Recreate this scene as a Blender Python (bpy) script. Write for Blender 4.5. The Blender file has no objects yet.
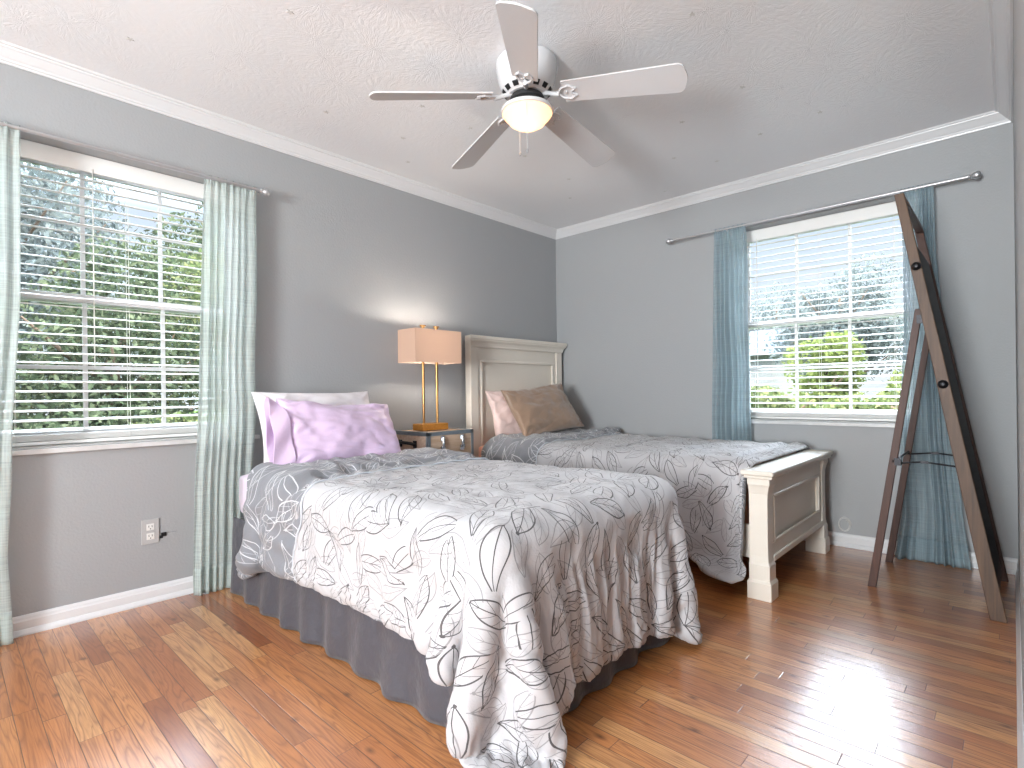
import bpy, bmesh, math, random
import numpy as np
from mathutils import Vector, Matrix

C = bpy.context.scene.collection
PI = math.pi
random.seed(7)

# ------------------------------------------------------------------ room dimensions (metres)
XL, XR = -3.013, 0.012      # left wall, right wall
YB, YF = 3.832, -2.90       # back wall, wall behind the camera
ZC = 2.412                  # ceiling
WT = 0.225                   # wall thickness

# ------------------------------------------------------------------ camera
cam_data = bpy.data.cameras.new('camera')
cam = bpy.data.objects.new('camera', cam_data)
C.objects.link(cam)
_yaw, _th = 0.7507, 0.0124
_r = Vector((math.cos(_yaw), math.sin(_yaw), 0)); _u = Vector((0, 0, 1)); _f = Vector((-math.sin(_yaw), math.cos(_yaw), 0))
_r2 = _r*math.cos(_th) - _u*math.sin(_th); _u2 = _u*math.cos(_th) + _r*math.sin(_th)
M = Matrix((( _r2.x, _u2.x, -_f.x, 0), (_r2.y, _u2.y, -_f.y, 0), (_r2.z, _u2.z, -_f.z, 0.9809), (0, 0, 0, 1)))
cam.matrix_world = M
cam_data.sensor_width = 36
cam_data.lens = 36*537.3/1024
cam_data.shift_y = (391.7-384)/1024
cam_data.clip_start = 0.01
cam_data.clip_end = 200
bpy.context.scene.camera = cam

# ------------------------------------------------------------------ exposure / view
sc = bpy.context.scene
sc.view_settings.view_transform = 'Standard'
sc.view_settings.look = 'None'
sc.view_settings.exposure = 0.0
sc.view_settings.gamma = 1.0
sc.view_settings.use_curve_mapping = False
sc.cycles.use_denoising = True
sc.cycles.max_bounces = 10
sc.cycles.diffuse_bounces = 6
sc.cycles.transparent_max_bounces = 24
sc.cycles.sample_clamp_indirect = 8.0
sc.cycles.caustics_reflective = False
sc.cycles.caustics_refractive = False

# ------------------------------------------------------------------ world: pale sky, brighter overhead
world = bpy.data.worlds.new('sky'); sc.world = world
world.use_nodes = True
wn = world.node_tree; wn.nodes.clear()
def wnode(t, **k):
    n = wn.nodes.new(t)
    for a, b in k.items(): setattr(n, a, b)
    return n
_tc = wnode('ShaderNodeTexCoord'); _sx = wnode('ShaderNodeSeparateXYZ'); wn.links.new(_tc.outputs['Generated'], _sx.inputs[0])
_cr = wnode('ShaderNodeValToRGB'); wn.links.new(_sx.outputs['Z'], _cr.inputs[0])
e = _cr.color_ramp.elements
e[0].position = 0.0; e[0].color = (0.86, 0.92, 0.98, 1)
e[1].position = 0.34; e[1].color = (0.66, 0.79, 1.0, 1)
_cr.color_ramp.elements.new(0.9).color = (0.93, 0.965, 1.0, 1)
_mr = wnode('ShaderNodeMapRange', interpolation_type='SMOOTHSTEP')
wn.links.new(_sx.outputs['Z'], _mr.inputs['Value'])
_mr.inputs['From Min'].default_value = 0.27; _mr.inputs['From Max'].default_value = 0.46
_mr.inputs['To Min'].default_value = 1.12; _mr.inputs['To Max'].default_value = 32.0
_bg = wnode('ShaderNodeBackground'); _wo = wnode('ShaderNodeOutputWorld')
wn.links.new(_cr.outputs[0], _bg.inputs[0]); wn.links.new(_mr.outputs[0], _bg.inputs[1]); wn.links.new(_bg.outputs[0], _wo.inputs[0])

# added fill light outside the added window behind the camera
def area_light(name, loc, target, sx, sy, power, color):
    d = bpy.data.lights.new(name, 'AREA'); d.shape = 'RECTANGLE'; d.size = sx; d.size_y = sy
    d.energy = power; d.color = color
    o = bpy.data.objects.new(name, d); C.objects.link(o)
    o.location = loc
    o.rotation_euler = (Vector(target)-Vector(loc)).to_track_quat('-Z', 'Y').to_euler()
    return o
area_light('rear_fill_light', (-.57, YF-0.28, 1.42), (-1.1, 2.0, 4.9), 1.04, 1.9, 450, (0.95, 0.98, 1.0))
# weaker added fill light, set in the added doorway behind the camera
area_light('doorway_fill_light', (XR+.22, -1.15, 1.15), (-1.6, 1.6, 1.0), .9, 1.9, 14, (1.0, 0.985, 0.96))
# added soft sun lamp, boosts the sky light through the right window
_sd = bpy.data.lights.new('sky_fill_sun', 'SUN'); _sd.energy = 4.0; _sd.angle = math.radians(26); _sd.color = (0.90, 0.95, 1.0)
_so = bpy.data.objects.new('sky_fill_sun', _sd); C.objects.link(_so); _so.location = (0, 8, 6)
_so.rotation_euler = Vector((-.05, -1, -.56)).to_track_quat('-Z', 'Y').to_euler()

# ------------------------------------------------------------------ node helpers
def new_mat(name):
    m = bpy.data.materials.new(name); m.use_nodes = True
    nt = m.node_tree; nt.nodes.clear()
    return m, nt
def nd(nt, t, **k):
    n = nt.nodes.new(t)
    for a, b in k.items(): setattr(n, a, b)
    return n
def setin(nt, n, i, v):
    if hasattr(v, 'is_output') or isinstance(v, bpy.types.NodeSocket): nt.links.new(v, n.inputs[i])
    elif v is not None: n.inputs[i].default_value = v
def mth(nt, op, a, b=None, c=None, clamp=False):
    n = nd(nt, 'ShaderNodeMath', operation=op); n.use_clamp = clamp
    setin(nt, n, 0, a); setin(nt, n, 1, b)
    if c is not None: setin(nt, n, 2, c)
    return n.outputs[0]
def vmth(nt, op, a, b=None, scale=None):
    n = nd(nt, 'ShaderNodeVectorMath', operation=op)
    setin(nt, n, 0, a); setin(nt, n, 1, b)
    if scale is not None: setin(nt, n, 3, scale)
    return n.outputs[0]
def mixc(nt, f, a, b, blend='MIX'):
    n = nd(nt, 'ShaderNodeMix', data_type='RGBA', blend_type=blend)
    setin(nt, n, 0, f)
    setin(nt, n, 6, a if not isinstance(a, tuple) else (*a[:3], 1)); setin(nt, n, 7, b if not isinstance(b, tuple) else (*b[:3], 1))
    return n.outputs[2]
def ramp(nt, f, pts):
    n = nd(nt, 'ShaderNodeValToRGB'); setin(nt, n, 0, f)
    el = n.color_ramp.elements
    el[0].position, el[0].color = pts[0][0], (*pts[0][1], 1)
    el[1].position, el[1].color = pts[1][0], (*pts[1][1], 1)
    for p, c in pts[2:]: el.new(p).color = (*c, 1)
    return n.outputs[0]
def noise(nt, vec, scale, detail=3, rough=.5, dist=0, out='Fac', dim='3D'):
    n = nd(nt, 'ShaderNodeTexNoise', noise_dimensions=dim); setin(nt, n, 'Vector', vec)
    n.inputs['Scale'].default_value = scale; n.inputs['Detail'].default_value = detail
    n.inputs['Roughness'].default_value = rough; n.inputs['Distortion'].default_value = dist
    return n.outputs[out]
def bsdf(nt, color, rough=.5, metal=0, bump=None, bump_d=.01, bump_s=1.0, spec=None, coat=None, coat_r=.1, sheen=None, link=True):
    p = nd(nt, 'ShaderNodeBsdfPrincipled')
    setin(nt, p, 'Base Color', color if not isinstance(color, tuple) else (*color[:3], 1))
    setin(nt, p, 'Roughness', rough); setin(nt, p, 'Metallic', metal)
    if spec is not None: setin(nt, p, 'Specular IOR Level', spec)
    if coat is not None: setin(nt, p, 'Coat Weight', coat); setin(nt, p, 'Coat Roughness', coat_r)
    if sheen is not None: setin(nt, p, 'Sheen Weight', sheen)
    if bump is not None:
        b = nd(nt, 'ShaderNodeBump'); setin(nt, b, 'Height', bump)
        b.inputs['Distance'].default_value = bump_d; b.inputs['Strength'].default_value = bump_s
        nt.links.new(b.outputs[0], p.inputs['Normal'])
        if coat is not None: nt.links.new(b.outputs[0], p.inputs['Coat Normal'])
    if link:
        o = nd(nt, 'ShaderNodeOutputMaterial'); nt.links.new(p.outputs[0], o.inputs[0])
    return p
def srgb(r, g, b):
    f = lambda v: (v/255/12.92) if v/255 <= .04045 else ((v/255+.055)/1.055)**2.4
    return (f(r), f(g), f(b))
def simple(name, col, rough=.5, metal=0, nscale=None, namp=.08, bscale=None, bd=.001, **k):
    m, nt = new_mat(name)
    if name in ('lawn_grass', 'pale_driveway', 'tree_bark', 'pale_house_siding', 'blue_grey_roof'): k['spec'] = 0.0
    tc = nd(nt, 'ShaderNodeTexCoord').outputs['Object']
    c = col
    if nscale:
        n = noise(nt, tc, nscale, 4)
        c = mixc(nt, n, tuple(x*(1-namp) for x in col), tuple(min(1, x*(1+namp)) for x in col))
    b = noise(nt, tc, bscale, 3) if bscale else None
    bsdf(nt, c, rough, metal, bump=b, bump_d=bd, **k)
    return m

# ------------------------------------------------------------------ materials
def mat_floor():
    m, nt = new_mat('oak_strip_floor')
    tc = nd(nt, 'ShaderNodeTexCoord').outputs['Object']
    s = nd(nt, 'ShaderNodeSeparateXYZ'); nt.links.new(tc, s.inputs[0]); x, y = s.outputs[0], s.outputs[1]
    PWD, PLN = 0.0575, 0.78
    yr = mth(nt, 'DIVIDE', mth(nt, 'ADD', y, 0.019), PWD); row = mth(nt, 'FLOOR', yr); fy = mth(nt, 'FRACT', yr)
    wn1 = nd(nt, 'ShaderNodeTexWhiteNoise', noise_dimensions='1D'); setin(nt, wn1, 'W', row)
    xo = mth(nt, 'ADD', mth(nt, 'DIVIDE', x, PLN), mth(nt, 'MULTIPLY', wn1.outputs[0], 17.0))
    # vary the length: warp by a row-dependent factor
    xo = mth(nt, 'MULTIPLY', xo, mth(nt, 'ADD', .72, mth(nt, 'MULTIPLY', mth(nt, 'FRACT', mth(nt, 'MULTIPLY', wn1.outputs[0], 7.31)), .75)))
    col = mth(nt, 'FLOOR', xo); fx = mth(nt, 'FRACT', xo)
    cv = nd(nt, 'ShaderNodeCombineXYZ'); setin(nt, cv, 0, row); setin(nt, cv, 1, col)
    wn2 = nd(nt, 'ShaderNodeTexWhiteNoise', noise_dimensions='2D'); setin(nt, wn2, 'Vector', cv.outputs[0])
    pid = wn2.outputs[0]
    sp = nd(nt, 'ShaderNodeSeparateColor'); setin(nt, sp, 0, wn2.outputs['Color'])
    r2, r3 = sp.outputs[1], sp.outputs[2]
    # grain coordinates shifted per plank
    gv = nd(nt, 'ShaderNodeCombineXYZ')
    setin(nt, gv, 0, mth(nt, 'ADD', mth(nt, 'MULTIPLY', x, .62), mth(nt, 'MULTIPLY', pid, 31.0)))
    setin(nt, gv, 1, mth(nt, 'ADD', mth(nt, 'MULTIPLY', y, 7.5), mth(nt, 'MULTIPLY', r2, 43.0)))
    setin(nt, gv, 2, mth(nt, 'MULTIPLY', r3, 11.0))
    n1 = noise(nt, gv.outputs[0], 2.6, 2, .5, .6)
    rings = mth(nt, 'FRACT', mth(nt, 'MULTIPLY', n1, 11.0))
    rings = mth(nt, 'ABSOLUTE', mth(nt, 'SUBTRACT', rings, .5))     # cathedral figure
    rings = mth(nt, 'POWER', mth(nt, 'MULTIPLY', rings, 2.0), 2.2)
    fv = nd(nt, 'ShaderNodeCombineXYZ')
    setin(nt, fv, 0, mth(nt, 'MULTIPLY', x, 3.0)); setin(nt, fv, 1, mth(nt, 'MULTIPLY', y, 90.0)); setin(nt, fv, 2, mth(nt, 'MULTIPLY', pid, 9.0))
    fine = noise(nt, fv.outputs[0], 4.0, 4, .65)
    blot = noise(nt, gv.outputs[0], 1.3, 3, .5, .3)
    base = ramp(nt, pid, [(0, srgb(190, 120, 66)), (1, srgb(220, 160, 98)), (.12, srgb(160, 94, 50)), (.3, srgb(204, 134, 76)), (.55, srgb(214, 148, 88)), (.8, srgb(196, 124, 68)), (.9, srgb(226, 172, 114))])
    # rarer dark boards
    dk = mth(nt, 'GREATER_THAN', r3, .93)
    base = mixc(nt, mth(nt, 'MULTIPLY', dk, .4), base, srgb(112, 62, 38))
    c = mixc(nt, mth(nt, 'MULTIPLY', rings, .55), base, srgb(112, 58, 28))
    c = mixc(nt, mth(nt, 'MULTIPLY', mth(nt, 'SUBTRACT', fine, .32, clamp=True), 1.1), c, srgb(112, 60, 32))
    c = mixc(nt, mth(nt, 'MULTIPLY', mth(nt, 'SUBTRACT', blot, .45, clamp=True), 1.1), c, srgb(140, 78, 42))
    # knots
    vo = nd(nt, 'ShaderNodeTexVoronoi', voronoi_dimensions='2D'); 
    kv = nd(nt, 'ShaderNodeCombineXYZ'); setin(nt, kv, 0, mth(nt, 'MULTIPLY', x, 1.4)); setin(nt, kv, 1, mth(nt, 'MULTIPLY', y, 2.6)); setin(nt, vo, 'Vector', kv.outputs[0]); vo.inputs['Scale'].default_value = 1.5
    kn = mth(nt, 'SUBTRACT', 1.0, mth(nt, 'DIVIDE', vo.outputs['Distance'], .055), clamp=True)
    c = mixc(nt, mth(nt, 'MULTIPLY', kn, .8), c, srgb(78, 40, 22))
    # seams
    ey = mth(nt, 'MULTIPLY', mth(nt, 'MINIMUM', fy, mth(nt, 'SUBTRACT', 1.0, fy)), PWD)
    ex = mth(nt, 'MULTIPLY', mth(nt, 'MINIMUM', fx, mth(nt, 'SUBTRACT', 1.0, fx)), PLN)
    ed = mth(nt, 'MINIMUM', ex, ey)
    seam = mth(nt, 'SUBTRACT', 1.0, mth(nt, 'DIVIDE', ed, .0017), clamp=True)
    c = mixc(nt, mth(nt, 'MULTIPLY', seam, .95), c, srgb(46, 24, 14))
    h = mth(nt, 'SUBTRACT', mth(nt, 'MULTIPLY', fine, .12), seam)
    big = noise(nt, tc, 2.2, 2)
    h = mth(nt, 'ADD', h, mth(nt, 'MULTIPLY', big, .12))
    rr = mth(nt, 'ADD', .3, mth(nt, 'MULTIPLY', noise(nt, tc, 5.0, 4), .12))
    bsdf(nt, c, rr, bump=h, bump_d=.0012, bump_s=.5, spec=.6, coat=1.0, coat_r=.2)
    return m

def mat_ceiling():
    m, nt = new_mat('textured_white_ceiling_paint')
    tc = nd(nt, 'ShaderNodeTexCoord').outputs['Object']
    # stomped plaster: radial strokes around scattered centres
    w = vmth(nt, 'ADD', tc, vmth(nt, 'SCALE', noise(nt, tc, 3.0, 2, out='Color'), scale=.16))
    vo = nd(nt, 'ShaderNodeTexVoronoi', voronoi_dimensions='2D'); setin(nt, vo, 'Vector', w); vo.inputs['Scale'].default_value = 4.2
    l = vmth(nt, 'SUBTRACT', vmth(nt, 'SCALE', w, scale=1.0), vo.outputs['Position'])
    s = nd(nt, 'ShaderNodeSeparateXYZ'); nt.links.new(l, s.inputs[0])
    ang = mth(nt, 'ARCTAN2', s.outputs[1], s.outputs[0])
    cv = nd(nt, 'ShaderNodeCombineXYZ'); setin(nt, cv, 0, mth(nt, 'MULTIPLY', ang, 4.5)); setin(nt, cv, 1, mth(nt, 'MULTIPLY', vo.outputs['Distance'], 3.0))
    n = noise(nt, cv.outputs[0], 2.2, 3, .6, .5)
    n = mth(nt, 'ADD', n, mth(nt, 'MULTIPLY', noise(nt, tc, 60, 3), .35))
    patch = noise(nt, tc, 1.1, 2)
    h = mth(nt, 'MULTIPLY', n, mth(nt, 'MULTIPLY', mth(nt, 'SUBTRACT', patch, .2, clamp=True), 2.2))
    c = mixc(nt, noise(nt, tc, 1.3, 3), srgb(233, 235, 238), srgb(240, 241, 243))
    bsdf(nt, c, .36, bump=h, bump_d=.004, bump_s=.55, spec=.5)
    return m

def mat_leaf_fabric(name, base, line, strength=1.0, S=8.8, second=(10.2, 3.7), rough=.75, sheen=.25, amb=None):
    m, nt = new_mat(name)
    uv = nd(nt, 'ShaderNodeTexCoord').outputs['UV']
    def layer(S, off, ang0):
        v = vmth(nt, 'ADD', vmth(nt, 'SCALE', uv, scale=S), (off, off*1.7, 0))
        vo = nd(nt, 'ShaderNodeTexVoronoi', voronoi_dimensions='2D'); setin(nt, vo, 'Vector', v)
        vo.inputs['Scale'].default_value = 1.0; vo.inputs['Randomness'].default_value = .75
        l = vmth(nt, 'SUBTRACT', v, vo.outputs['Position'])
        sp = nd(nt, 'ShaderNodeSeparateColor'); setin(nt, sp, 0, vo.outputs['Color'])
        rt = nd(nt, 'ShaderNodeVectorRotate', rotation_type='Z_AXIS'); setin(nt, rt, 'Vector', l)
        setin(nt, rt, 'Angle', mth(nt, 'MULTIPLY', sp.outputs[0], 6.283))
        s = nd(nt, 'ShaderNodeSeparateXYZ'); nt.links.new(rt.outputs[0], s.inputs[0])
        a, b = .66, .235
        x = mth(nt, 'DIVIDE', s.outputs[0], a)
        y = mth(nt, 'DIVIDE', mth(nt, 'ADD', s.outputs[1], mth(nt, 'MULTIPLY', mth(nt, 'MULTIPLY', x, x), .07)), b)
        x2 = mth(nt, 'MULTIPLY', x, x)
        prof = mth(nt, 'MULTIPLY', mth(nt, 'SUBTRACT', 1.0, x2), mth(nt, 'ADD', 1.0, mth(nt, 'MULTIPLY', x, .45)))
        ay = mth(nt, 'ABSOLUTE', y)
        lw = .0165
        outl = mth(nt, 'LESS_THAN', mth(nt, 'ABSOLUTE', mth(nt, 'SUBTRACT', ay, prof)), lw/b*1.0)
        inside = mth(nt, 'LESS_THAN', ay, prof)
        mid = mth(nt, 'MULTIPLY', mth(nt, 'LESS_THAN', ay, lw*.62/b), mth(nt, 'LESS_THAN', mth(nt, 'ABSOLUTE', x), 1.12))
        q = mth(nt, 'FRACT', mth(nt, 'MULTIPLY', mth(nt, 'SUBTRACT', x, mth(nt, 'MULTIPLY', ay, .55)), 2.1))
        vein = mth(nt, 'MULTIPLY', mth(nt, 'LESS_THAN', mth(nt, 'ABSOLUTE', mth(nt, 'SUBTRACT', q, .5)), lw*.55*2.1/a), inside)
        # some leaves are bare outlines
        vein = mth(nt, 'MULTIPLY', vein, mth(nt, 'GREATER_THAN', sp.outputs[1], .35))
        r = mth(nt, 'MAXIMUM', mth(nt, 'MAXIMUM', outl, mid), vein)
        r = mth(nt, 'MULTIPLY', r, mth(nt, 'LESS_THAN', mth(nt, 'ABSOLUTE', x), 1.12))
        dot = mth(nt, 'LESS_THAN', mth(nt, 'ADD', mth(nt, 'MULTIPLY', mth(nt, 'SUBTRACT', x, 1.0), mth(nt, 'SUBTRACT', x, 1.0)), mth(nt, 'MULTIPLY', mth(nt, 'MULTIPLY', y, y), .12)), .004)
        return mth(nt, 'MAXIMUM', r, dot)
    ln = mth(nt, 'MAXIMUM', layer(S, 0.0, 0), mth(nt, 'MULTIPLY', layer(second[0], second[1], 1), .5))
    ln = mth(nt, 'MULTIPLY', ln, strength)
    c = mixc(nt, ln, base, line)
    wv = noise(nt, vmth(nt, 'SCALE', uv, scale=1.0), 220, 2)
    wr = noise(nt, uv, 16, 5, .6, .8)
    h = mth(nt, 'ADD', mth(nt, 'MULTIPLY', wv, .12), wr)
    bsdf(nt, c, rough, bump=h, bump_d=.007, bump_s=.6, sheen=sheen)
    return m

def mat_sheer(name, ca, cb):
    m, nt = new_mat(name)
    tc = nd(nt, 'ShaderNodeTexCoord').outputs['Object']
    s = nd(nt, 'ShaderNodeSeparateXYZ'); nt.links.new(tc, s.inputs[0])
    wv = nd(nt, 'ShaderNodeCombineXYZ'); setin(nt, wv, 0, mth(nt, 'MULTIPLY', s.outputs[0], 130)); setin(nt, wv, 1, mth(nt, 'MULTIPLY', s.outputs[1], 130)); setin(nt, wv, 2, mth(nt, 'MULTIPLY', s.outputs[2], 2.5))
    th = noise(nt, wv.outputs[0], 1.0, 2)
    wh = nd(nt, 'ShaderNodeCombineXYZ'); setin(nt, wh, 0, mth(nt, 'MULTIPLY', s.outputs[0], 3)); setin(nt, wh, 1, mth(nt, 'MULTIPLY', s.outputs[1], 3)); setin(nt, wh, 2, mth(nt, 'MULTIPLY', s.outputs[2], 170))
    tw = noise(nt, wh.outputs[0], 1.0, 2)
    t = mth(nt, 'ADD', mth(nt, 'MULTIPLY', th, .62), mth(nt, 'MULTIPLY', tw, .38))
    col = mixc(nt, t, ca, cb)
    d = nd(nt, 'ShaderNodeBsdfDiffuse'); setin(nt, d, 0, col)
    tl = nd(nt, 'ShaderNodeBsdfTranslucent'); setin(nt, tl, 0, col)
    tp = nd(nt, 'ShaderNodeBsdfTransparent')
    m1 = nd(nt, 'ShaderNodeMixShader'); m1.inputs[0].default_value = .5; nt.links.new(d.outputs[0], m1.inputs[1]); nt.links.new(tl.outputs[0], m1.inputs[2])
    m2 = nd(nt, 'ShaderNodeMixShader'); setin(nt, m2, 0, mth(nt, 'SUBTRACT', .96, mth(nt, 'MULTIPLY', t, .86)))
    nt.links.new(tp.outputs[0], m2.inputs[1]); nt.links.new(m1.outputs[0], m2.inputs[2])
    o = nd(nt, 'ShaderNodeOutputMaterial'); nt.links.new(m2.outputs[0], o.inputs[0])
    return m

def mat_glass():
    m, nt = new_mat('window_glass')
    tp = nd(nt, 'ShaderNodeBsdfTransparent'); tp.inputs[0].default_value = (.975, .985, .98, 1)
    gl = nd(nt, 'ShaderNodeBsdfGlossy'); gl.inputs['Roughness'].default_value = .02
    fr = nd(nt, 'ShaderNodeFresnel'); fr.inputs[0].default_value = 1.45
    mx = nd(nt, 'ShaderNodeMixShader'); nt.links.new(fr.outputs[0], mx.inputs[0]); nt.links.new(tp.outputs[0], mx.inputs[1]); nt.links.new(gl.outputs[0], mx.inputs[2])
    o = nd(nt, 'ShaderNodeOutputMaterial'); nt.links.new(mx.outputs[0], o.inputs[0])
    return m

def mat_glow(name, color, emit, strength, transp=.35):
    m, nt = new_mat(name)
    em = nd(nt, 'ShaderNodeEmission'); em.inputs[0].default_value = (*emit, 1); em.inputs[1].default_value = strength
    tl = nd(nt, 'ShaderNodeBsdfTranslucent'); tl.inputs[0].default_value = (*color, 1)
    df = nd(nt, 'ShaderNodeBsdfDiffuse'); df.inputs[0].default_value = (*color, 1)
    a = nd(nt, 'ShaderNodeMixShader'); a.inputs[0].default_value = .5; nt.links.new(df.outputs[0], a.inputs[1]); nt.links.new(tl.outputs[0], a.inputs[2])
    tp = nd(nt, 'ShaderNodeBsdfTransparent')
    b = nd(nt, 'ShaderNodeMixShader'); b.inputs[0].default_value = transp; nt.links.new(a.outputs[0], b.inputs[1]); nt.links.new(tp.outputs[0], b.inputs[2])
    s = nd(nt, 'ShaderNodeAddShader'); nt.links.new(b.outputs[0], s.inputs[0]); nt.links.new(em.outputs[0], s.inputs[1])
    o = nd(nt, 'ShaderNodeOutputMaterial'); nt.links.new(s.outputs[0], o.inputs[0])
    return m

def mat_wood(name, c1, c2, scale=(3, 60, 60), rough=.55):
    m, nt = new_mat(name)
    tc = nd(nt, 'ShaderNodeTexCoord').outputs['Object']
    v = vmth(nt, 'MULTIPLY', tc, scale)
    n = noise(nt, v, 1.0, 5, .65, .6)
    n2 = noise(nt, tc, 3.5, 2)
    c = ramp(nt, n, [(.25, c2), (.75, c1)])
    c = mixc(nt, mth(nt, 'MULTIPLY', n2, .35), c, c2)
    bsdf(nt, c, rough, bump=n, bump_d=.001, bump_s=.6)
    return m

def mat_foliage(name, c1, c2, c3):
    m, nt = new_mat(name)
    g = nd(nt, 'ShaderNodeNewGeometry')
    c1, c2, c3 = (tuple(v*.42 for v in q) for q in (c1, c2, c3))
    c = ramp(nt, g.outputs['Random Per Island'], [(0, c1), (1, c3), (.5, c2)])
    d = nd(nt, 'ShaderNodeBsdfDiffuse'); setin(nt, d, 0, c)
    t = nd(nt, 'ShaderNodeBsdfTranslucent'); setin(nt, t, 0, c)
    mx = nd(nt, 'ShaderNodeMixShader'); mx.inputs[0].default_value = .4; nt.links.new(d.outputs[0], mx.inputs[1]); nt.links.new(t.outputs[0], mx.inputs[2])
    o = nd(nt, 'ShaderNodeOutputMaterial'); nt.links.new(mx.outputs[0], o.inputs[0])
    return m

MT = {}
MT['floor'] = mat_floor()
MT['ceiling'] = mat_ceiling()
MT['wall'] = simple('grey_wall_paint', srgb(160, 162, 164), .55, nscale=1.5, namp=.02, bscale=90, bd=.0012, spec=.35)
MT['trim'] = simple('white_trim_paint', srgb(218, 219, 221), .32, nscale=4, namp=.015, bscale=30, bd=.0004)
MT['vinyl'] = simple('white_vinyl', srgb(236, 236, 238), .35, nscale=6, namp=.015)
MT['slat'] = simple('white_blind_slat', srgb(238, 238, 236), .4, nscale=8, namp=.02)
MT['cord'] = simple('white_cord', srgb(230, 230, 226), .8, nscale=50, namp=.05)
MT['marble'] = simple('grey_marble_sill', srgb(206, 206, 206), .3, nscale=14, namp=.22)
MT['glass'] = mat_glass()
MT['sheer'] = mat_sheer('sheer_aqua_linen', srgb(206, 218, 214), srgb(226, 233, 231))
MT['sheerblue'] = mat_sheer('sheer_blue_linen', srgb(170, 192, 200), srgb(196, 212, 219))
MT['steel'] = simple('brushed_nickel', srgb(196, 196, 198), .42, .85, nscale=30, namp=.06)
MT['bedpaint'] = simple('antique_white_paint', srgb(226, 219, 208), .42, nscale=5, namp=.03, bscale=40, bd=.0004)
MT['comf_white'] = mat_leaf_fabric('white_leaf_print_cotton', srgb(186, 185, 188), srgb(44, 40, 42), .9)
MT['comf_grey'] = mat_leaf_fabric('grey_leaf_print_cotton', srgb(122, 124, 130), srgb(222, 224, 228), .7, S=8.2, second=(7.1, 9.1))
MT['piping'] = simple('pale_piping', srgb(196, 202, 210), .6, nscale=120, namp=.1)
MT['lilac'] = simple('lilac_sateen', srgb(216, 192, 222), .5, nscale=3, namp=.04, bscale=14, bd=.004, sheen=.3)
MT['lilacsheet'] = simple('pale_lilac_sheet', srgb(226, 212, 230), .6, nscale=3, namp=.03, bscale=10, bd=.004, sheen=.2)
MT['whitecloth'] = simple('white_cotton', srgb(232, 228, 232), .7, nscale=3, namp=.02, bscale=12, bd=.004, sheen=.2)
MT['pinkcloth'] = simple('pale_pink_cotton', srgb(232, 206, 200), .7, nscale=3, namp=.03, bscale=12, bd=.004, sheen=.2)
MT['pinksheet'] = simple('lamp_tinted_waffle_sheet', srgb(232, 178, 158), .8, nscale=60, namp=.1, bscale=110, bd=.003)  # peach tint paints the lamp's warm light into a paler sheet
MT['taupe'] = simple('taupe_satin', srgb(150, 124, 104), .38, nscale=3, namp=.06, bscale=9, bd=.004, sheen=.4)
MT['skirt'] = simple('grey_quilted_skirt', srgb(68, 68, 75), .5, nscale=5, namp=.08, bscale=16, bd=.008, sheen=.2)
MT['boxspring'] = simple('dark_box_spring', srgb(70, 68, 72), .8, nscale=12, namp=.1)
MT['blackmetal'] = simple('black_iron', srgb(34, 34, 38), .4, .6, nscale=20, namp=.1)
MT['blackboard'] = simple('black_board', srgb(20, 20, 22), .6, nscale=5, namp=.2)
MT['blackplastic'] = simple('black_plastic', srgb(24, 24, 26), .45, nscale=20, namp=.1)
MT['gold'] = simple('brushed_gold', srgb(172, 130, 82), .3, 1.0, nscale=25, namp=.08)
MT['goldleaf'] = simple('gold_leaf_block', srgb(214, 150, 70), .42, .55, nscale=60, namp=.2, bscale=60, bd=.002)
MT['trunkwood'] = mat_wood('trunk_wood', srgb(224, 204, 184), srgb(184, 152, 124), (40, 3, 40))
MT['galv'] = simple('galvanised_edging', srgb(150, 160, 168), .38, .8, nscale=40, namp=.15)
MT['chrome'] = simple('bright_latch_metal', srgb(210, 214, 220), .22, 1.0, nscale=20, namp=.1)
MT['easelwood'] = mat_wood('weathered_brown_wood', srgb(112, 84, 62), srgb(60, 44, 35), (50, 50, 2.5))
MT['legwood'] = mat_wood('dark_red_brown_wood', srgb(92, 58, 46), srgb(52, 32, 26), (50, 50, 2.5))
MT['fanwhite'] = simple('white_fan_enamel', srgb(208, 208, 210), .25, nscale=3, namp=.01, spec=.5)
MT['fanblade'] = simple('white_fan_blade', srgb(206, 206, 208), .42, nscale=4, namp=.02)
MT['fandark'] = simple('dark_vent_slot', srgb(40, 40, 42), .6, nscale=10, namp=.1)
MT['bowl'] = mat_glow('frosted_bowl_glass', srgb(235, 210, 180), srgb(255, 212, 165), .62, .12)
MT['shade'] = mat_glow('linen_lamp_shade', srgb(158, 145, 136), srgb(255, 208, 178), .36, .0)
MT['bulb'] = mat_glow('lit_bulb', (1, .9, .75), srgb(255, 225, 180), 4, .5)
MT['plate'] = simple('grey_outlet_plate', srgb(178, 178, 178), .4, nscale=20, namp=.05)
MT['outletw'] = simple('white_outlet_face', srgb(225, 225, 222), .4, nscale=20, namp=.03)
MT['star'] = simple('faded_star_sticker', srgb(214, 214, 212), .5, nscale=40, namp=.05)
MT['grass'] = simple('lawn_grass', srgb(58, 76, 38), .9, nscale=3, namp=.35, bscale=40, bd=.03)
MT['asphalt'] = simple('pale_driveway', srgb(72, 78, 86), .9, nscale=8, namp=.1)
MT['bark'] = simple('tree_bark', srgb(88, 74, 62), .9, nscale=9, namp=.35, bscale=20, bd=.02)
MT['leafA'] = mat_foliage('fresh_green_leaves', srgb(80, 92, 58), srgb(114, 130, 82), srgb(176, 176, 124))
MT['leafB'] = mat_foliage('dark_green_leaves', srgb(64, 70, 56), srgb(86, 102, 76), srgb(140, 148, 116))
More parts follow.
